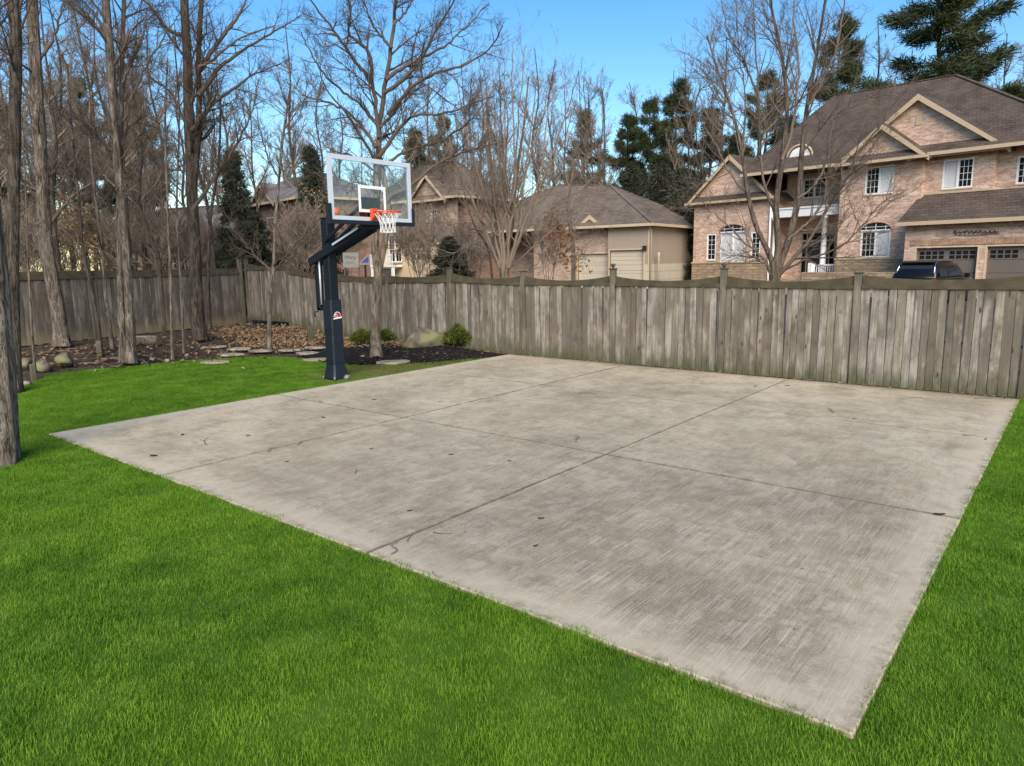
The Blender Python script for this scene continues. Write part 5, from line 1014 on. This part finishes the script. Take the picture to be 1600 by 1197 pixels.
for (a, b_, v_, d_) in ((-2.5, -.32, .12, 2.78), (-4.9, -2.75, .47, 2.62)):
    g_ = empty('garage_door', ((a+b_)/2, v_, .4)); g_.parent = h2; W_ = (b_-a)/2; Hd = d_-.4
    for k in range(4): MB().box(-W_, W_, 0, .05, Hd*k/4+.005, Hd*(k+1)/4-.005).build('door_panel', MAT['garage_tan'], g_, .008)
    fr_ = MB(); fr_.box(-W_-.08, -W_, -.16, -.01, 0, Hd+.08); fr_.box(W_, W_+.08, -.16, -.01, 0, Hd+.08); fr_.box(-W_, W_, -.159, -.011, Hd, Hd+.08); fr_.build('door_frame', MAT['trim_tan'], g_)
hip(h2, -15.5, .42, -.42, 10.4, 4.25, (-9.2, 5, 7.45), (-5.2, 5, 7.1), MAT['roof_mauve'])
gable(h2, -4.7, -3.1, -3.9, 4.25, 4.9, .1, 2, MAT['brick_tan'], MAT['roof_mauve'], False, .1)
MB().tube([(.12, -.15, 4.1), (.1, -.02, 3.95), (.1, .06, 3.8), (.1, .06, .4)], .05, 6).build('downspout', MAT['trim_tan'], h2)
MB().box(-.3, -.12, -.22, -.02, 2.75, 3.0).build('wall_lamp', MAT['iron'], h2); MB().tube([(.35, .6, .3), (.35, .6, 2.4), (.35, .6, 2.6)], [.06, .06, .09], 8).build('vent_pipe', MAT['garage_tan'], h2)

# --- house with cream garage, right of the hoop
h3 = empty('brick_house', (-22.5, 28.68, 0), math.radians(-4), 'brick house with grey hip roof and cream garage behind the ornamental tree', 'house')
wq = ((-1.9, -.7, 4.4, 5.7), (-4.6, -3.4, 4.4, 5.7))
wall(MB(), -7.2, 1.3, 2, 0, 6.4, wq).build('wall', MAT['brick_tan'], h3, fix=False); MB().box(-7.1, 1.29, 2.6, 6.4, 0, 6.3).build('rear_wall', MAT['brick_dark'], h3)
for q in wq: window(h3, *q, 2.02, 2, 3, (0,))
hip(h3, -7.7, 1.8, 1.5, 6.9, 6.4, (-4.6, 4.2, 9.1), (-1.2, 4.2, 9.0), MAT['roof_mauve'])
gable(h3, -2.9, .6, -1.1, 6.3, 7.9, 1.7, 4, MAT['brick_tan'], MAT['roof_mauve'])
wall(MB(), -4.2, 2.0, 0, 0, 3.2, [(-1.25, .9, .4, 3.0), (-3.4, -2.0, 2.3, 3.1)]).build('garage_wall', MAT['cream'], h3, fix=False); MB().box(-4.15, 1.95, .25, 2, 0, 3.1).build('garage_body', MAT['cream'], h3)
g_ = empty('garage_door', (-.17, .1, .4)); g_.parent = h3
for k in range(4): MB().box(-1.05, 1.05, 0, .05, .65*k+.005, .65*k+.645).build('door_panel', MAT['cream'], g_, .01)
for k in range(4): MB().box(-.95+k*.5, -.6+k*.5, -.006, -.001, 2.05, 2.4).build('door_pane', MAT['interior'], g_)
gable(h3, -2.2, 2.3, -.1, 3.2, 4.75, .05, 3, MAT['brick_tan'], MAT['roof_mauve'], False)
window(h3, -3.4, -2.0, 2.3, 4.1, -.02, 2, 3, ()); MB().box(-4.3, -1.9, -.9, -.1, 2.0, 2.12).build('porch_deck', MAT['white'], h3)
m_ = MB(); m_.box(-4.3, -1.9, -.9, -.86, 2.75, 2.82)
for k in range(17): m_.box(-4.28+k*.145, -4.24+k*.145, -.9, -.87, 2.12, 2.75)
m_.build('porch_railing', MAT['white'], h3); 
for q_ in (-4.2, -2.0): MB().box(q_-.08, q_+.08, -.88, -.72, .3, 2.0).build('porch_post', MAT['white'], h3)
# --- brick house left of the hoop
h4 = empty('brick_house', (-32.61, 25.65, 0), math.radians(-10), 'brown brick house with grey roof glimpsed through trees left of the hoop', 'house')
wall(MB(), -9, 3.6, 0, 0, 6.6, [(-6.5, -5.2, 3.6, 5.2), (1.6, 3.0, 3.6, 5.2), (-3.2, -1.8, 4.2, 5.6)]).build('wall', MAT['brick_dark'], h4, fix=False); MB().box(-8.9, 3.59, .5, 6, 0, 6.5).build('rear_wall', MAT['brick_dark'], h4)
for q in ((-6.5, -5.2, 3.6, 5.2), (1.6, 3.0, 3.6, 5.2), (-3.2, -1.8, 4.2, 5.6)): window(h4, *q, .02, 2, 3, ())
hip(h4, -9.5, 4.0, -.5, 6.5, 6.6, (-6, 3, 8.7), (0.5, 3, 8.5), MAT['roof_grey']); gable(h4, -4.9, -.7, -2.75, 6.5, 7.9, -.25, 4, MAT['brick_dark'], MAT['roof_grey'], False)
# --- garage far left between the trunks
h5 = empty('small_house', (-33.5, 17.0, 0), math.radians(12), 'small tan house with grey roof between the left trunks', 'house')
wall(MB(), -5, 5, 0, 0, 3.6, [(-3, -1.6, 1.5, 2.9), (1.5, 2.9, 1.5, 2.9)]).build('wall', MAT['brick_tan'], h5, fix=False); MB().box(-4.9, 4.9, .4, 7, 0, 3.5).build('rear_wall', MAT['brick_tan'], h5)
for q in ((-3, -1.6, 1.5, 2.9), (1.5, 2.9, 1.5, 2.9)): window(h5, *q, .02, 2, 3, ())
hip(h5, -5.5, 5.5, -.5, 7.5, 3.6, (-2.5, 3.5, 6.0), (2.5, 3.5, 6.0), MAT['roof_grey'])
MAT['sign_white'] = plain('sign_white', (0.27, 0.25, 0.22), .8)
# yard signs seen past the pole
sg = empty('yard_sign', tuple(gz(at(549, 420, 24))), math.radians(25), 'white yard sign with faint lettering right of the hoop pole', 'sign')
z0 = at(549, 418, 24)[2]-sg.location.z; MB().box(-.28, .28, -.01, .01, z0, z0+.48).build('panel', MAT['sign_white'], sg)
for s_ in (-.25, .25): MB().box(s_-.02, s_+.02, .011, .05, 0, z0+.4).build('leg', MAT['fence_post'], sg)
m_ = MB(); m_.tube(smooth(np.array([(-.2, -.015, z0+.3), (-.15, -.015, z0+.38), (-.1, -.015, z0+.3), (-.05, -.015, z0+.38), (0, -.015, z0+.28), (.06, -.015, z0+.36), (.12, -.015, z0+.27), (.18, -.015, z0+.34)]), 40), .012, 4); m_.tube([(-.2, -.015, z0+.15), (.15, -.015, z0+.16)], .008, 4); m_.build('lettering', MAT['roof_grey'], sg)
MAT['sign_blue'] = plain('sign_blue', (0.06, 0.08, 0.22), .7)
sg = empty('yard_sign', tuple(gz(at(570, 420, 26))), math.radians(20), 'blue and white triangular yard sign beside the tan trunk', 'sign')
z0 = at(570, 414, 26)[2]-sg.location.z; MB().prism([(-.3, 0, z0), (.22, 0, z0), (.22, 0, z0+.42)], (0, .02, 0)).build('panel', MAT['sign_white'], sg); MB().prism([(-.12, -.006, z0+.08), (.17, -.006, z0+.08), (.17, -.006, z0+.31)], (0, .004, 0)).build('blue_face', MAT['sign_blue'], sg); MB().box(-.03, .03, .021, .06, 0, z0+.1).build('leg', MAT['iron'], sg)

# ------------------------------------------------------------------ parked car on the drive
MAT['car_paint'] = plain('car_paint', (0.006, 0.006, 0.007), .3, .35, var=.05)
MAT['car_glass'] = plain('car_glass', (0.02, 0.026, 0.034), .12, .4, var=.05)
MAT['chrome'] = plain('chrome', (0.7, 0.7, 0.7), .15, .6, 1.0, var=.02)
MAT['tyre'] = plain('tyre', (0.02, 0.02, 0.02), .8, .2); MAT['tail_red'] = plain('tail_red', (0.3, 0.01, 0.01), .2, .6)
rp = at(1425, 440, 31.5)
car = empty('parked_car', (rp[0], rp[1], H(rp[0], rp[1])-.14), math.radians(-11), 'dark sport utility car parked on the drive behind the fence', 'car')
def loft(secs):                            # rings of equal length
    n = len(secs[0]); V = [p_ for s_ in secs for p_ in s_]; F = [(k*n+i, k*n+(i+1) % n, (k+1)*n+(i+1) % n, (k+1)*n+i) for k in range(len(secs)-1) for i in range(n)]
    return MB().add(V, F+[tuple(range(n))[::-1], tuple(range((len(secs)-1)*n, len(secs)*n))], True)
def sec(y, hw, z0, z1, r_=.1): return [(-hw+.03, y, z0), (hw-.03, y, z0), (hw, y, z0+r_), (hw, y, z1-r_), (hw-r_, y, z1), (-hw+r_, y, z1), (-hw, y, z1-r_), (-hw, y, z0+r_)]
b_ = loft([sec(0, .78, .42, .95), sec(.06, .86, .36, 1.12), sec(.3, .9, .28, 1.16), sec(2.6, .91, .25, 1.13), sec(3.5, .9, .26, 1.08), sec(4.2, .86, .3, .98), sec(4.5, .76, .38, .88)]).build('body', MAT['car_paint'], car)
def sec2(y, hb, ht, z0, z1): return [(-hb, y, z0), (hb, y, z0), (ht, y, z1-.07), (ht-.09, y, z1), (-ht+.09, y, z1), (-ht, y, z1-.07)]
loft([sec2(.10, .80, .79, 1.12, 1.2), sec2(.42, .80, .67, 1.12, 1.66), sec2(.75, .80, .67, 1.12, 1.745), sec2(2.0, .80, .67, 1.12, 1.75), sec2(2.75, .80, .67, 1.11, 1.60), sec2(3.45, .79, .78, 1.06, 1.13)]).build('cabin', MAT['car_paint'], car)
MB().prism([(-.68, .135, 1.2), (.68, .135, 1.2), (.58, .385, 1.60), (-.58, .385, 1.60)], (0, -.012, .006)).build('rear_window', MAT['car_glass'], car)
MB().prism([(-.62, .30, 1.70), (.62, .30, 1.70), (.62, .62, 1.745), (-.62, .62, 1.745)], (0, 0, .025)).build('roof_spoiler', MAT['car_paint'], car, .01)
for s_ in (-1, 1):
    def sx(zz): return s_*(.80+(.67-.80)*(zz-1.12)/(1.60-1.12)+.008)
    MB().prism([(sx(1.17), .52, 1.17), (sx(1.17), 1.35, 1.17), (sx(1.58), 1.35, 1.58), (sx(1.58), .68, 1.58)], (s_*.006, 0, 0)).build('side_window', MAT['car_glass'], car); MB().prism([(sx(1.17), 1.42, 1.17), (sx(1.17), 2.95, 1.17), (sx(1.56), 2.45, 1.56), (sx(1.58), 1.42, 1.58)], (s_*.006, 0, 0)).build('side_window', MAT['car_glass'], car)
    MB().tube([(s_*.70, .13, 1.16), (s_*.63, .38, 1.64), (s_*.60, .7, 1.765), (s_*.60, 2.1, 1.765), (s_*.64, 2.7, 1.63)], .022, 6).build('roof_rail', MAT['chrome'], car)
    MB().box(min(s_*.88, s_*1.08), max(s_*.88, s_*1.08), 2.75, 2.86, 1.10, 1.27).build('wing_mirror', MAT['car_paint'], car, .03); MB().box(s_*.75-.09, s_*.75+.09, .015, .06, .85, 1.1).build('tail_light', MAT['tail_red'], car, .02)
    for y_ in (.85, 3.55):
        wh = empty('wheel', (s_*.82, y_, .34)); wh.parent = car; MB().tube([(-.1, 0, 0), (-.09, 0, 0), (.09, 0, 0), (.1, 0, 0)], [.29, .34, .34, .29], 20).build('tyre', MAT['tyre'], wh); MB().tube([(-.105, 0, 0), (.105, 0, 0)], .2, 14).build('rim', MAT['chrome'], wh)
MB().box(-.88, .88, -.05, .1, .42, .62).build('bumper', MAT['car_paint'], car, .04)
MB().box(-.72, .72, .100, .118, 1.135, 1.16).build('tailgate_trim', MAT['chrome'], car)

# ------------------------------------------------------------------ ball behind the board and litter on the pad
bm = bmesh.new(); bmesh.ops.create_uvsphere(bm, u_segments=24, v_segments=14, radius=.085)
me = bpy.data.meshes.new('ball'); bm.to_mesh(me); bm.free(); me.polygons.foreach_set('use_smooth', [True]*len(me.polygons))
setp(link('ball', me, MAT['ball'], None, (-.30, HY, 3.125)), 'orange ball resting on the pole top behind the clear backboard', 'ball')
rr = random.Random(4)
def twig(u, v, ln, ang, lab, leaf=False, bend=.15):
    p_ = onz(u, v); a = math.radians(ang); ln *= .8
    if leaf:
        ln = max(.05, ln*.6)
        n_ = 7; V = []; F = []
        for k in range(n_):
            s_ = k/(n_-1); w_ = ln*.32*math.sin(math.pi*min(.97, s_+.04)); z_ = .004+ln*.18*abs(s_-.5)*rr.uniform(.5, 1.3); V += [(ln*(s_-.5), -w_, z_+ln*.06), (ln*(s_-.5)+ln*.05, 0, z_*.3+.002), (ln*(s_-.5), w_*.8, z_+ln*.03)]
        for k in range(n_-1): F += [(k*3, k*3+1, k*3+4, k*3+3), (k*3+1, k*3+2, k*3+5, k*3+4)]
        o = MB().add(V, F, True).build('dead_leaf', MAT['leaf_dead'], None, 0, (p_[0], p_[1], .003)); setp(o, lab, 'leaf', 'litter on the concrete pad')
    else:
        q = smooth(np.array([(-ln/2, 0, .007), (-ln/6, bend*ln*rr.uniform(-1, 1), .010), (ln/6, bend*ln*rr.uniform(-1, 1), .012), (ln/2, 0, .007)]), 12); mb = MB().tube(q, list(np.linspace(.0052, .002, 12)), 5)
        if ln > .2: mb.tube([q[6], q[6]+np.array([ln*.12, ln*.14, .004])], [.004, .002], 4)
        o = mb.build('twig', MAT['twig_brown'], None, 0, (p_[0], p_[1], .003)); setp(o, lab, 'twig', 'litter on the concrete pad')
    o.rotation_euler = (0, 0, a)
MAT['leaf_dead'] = plain('dead_leaf_dark', (0.055, 0.038, 0.026), .9, .15, var=.3)
for a in [(240, 713, .22, 20, 'curled dark leaf near the left tip of the pad', True), (325, 690, .55, 150, 'long curved twig near the left tip of the pad'), (705, 711, .13, 40, 'dark leaf clump in the middle of the front left panel', True), (796, 721, .08, 10, 'tiny dark leaf right of the clump in mid pad', True), (580, 702, .09, 70, 'small dark leaf left of the clump in mid pad', True), (900, 686, .42, 125, 'forked twig in the middle of the pad left of the joint crossing'), (918, 616, .38, 20, 'twig on the far middle panel'), (1298, 642, .42, 120, 'curved twig on the far right panel near the joint'), (1437, 623, .34, 20, 'twig near the fence on the far right panel'), (1545, 624, .5, 30, 'flat dry twig close to the far right corner of the pad'), (845, 811, .12, 40, 'small dark leaf right of the front crack', True), (692, 834, .2, 30, 'short bark piece right of the front crack'), (837, 854, .1, 70, 'dark speck leaf near the front edge middle', True), (655, 603, .34, 60, 'bent twig on the rear left panel'), (585, 625, .16, 20, 'small leaf on the left rear joint', True), (468, 693, .22, 130, 'short twig on the left front panel'), (422, 704, .24, 130, 'straight dark twig left of the front panel middle'), (556, 738, .22, 140, 'bark flake on the front left panel'), (1515, 681, .2, 40, 'short twig beside the right end of the far joint'), (1540, 687, .1, 80, 'dark leaf at the right end of the far joint', True), (1467, 805, .2, 30, 'dark debris at the right end of the near joint', True), (1180, 604, .14, 60, 'small leaf near the fence beside the joint', True), (1230, 603, .16, 10, 'leaf by the fence at the end of the long joint', True), (617, 858, .3, 125, 'dirt and twig in the crack at the front edge'), (640, 840, .24, 125, 'dark twig lying in the front crack'), (285, 680, .16, 150, 'small leaf scrap near the left edge', True), (500, 628, .2, 160, 'thin twig near the left edge behind the joint'), (1335, 655, .08, 20, 'tiny dark speck leaf on the far right panel', True), (448, 722, .06, 60, 'tiny dark leaf speck on the left front panel', True), (388, 681, .14, 30, 'small brown leaf on the left panel', True), (690, 628, .12, 60, 'small twig piece near the left long joint'), (505, 653, .14, 20, 'brown leaf scrap on the left panel middle', True), (640, 799, .1, 45, 'small leaf up from the front crack', True)]:
    twig(a[0], a[1], a[2], a[3], a[4], len(a) > 5)
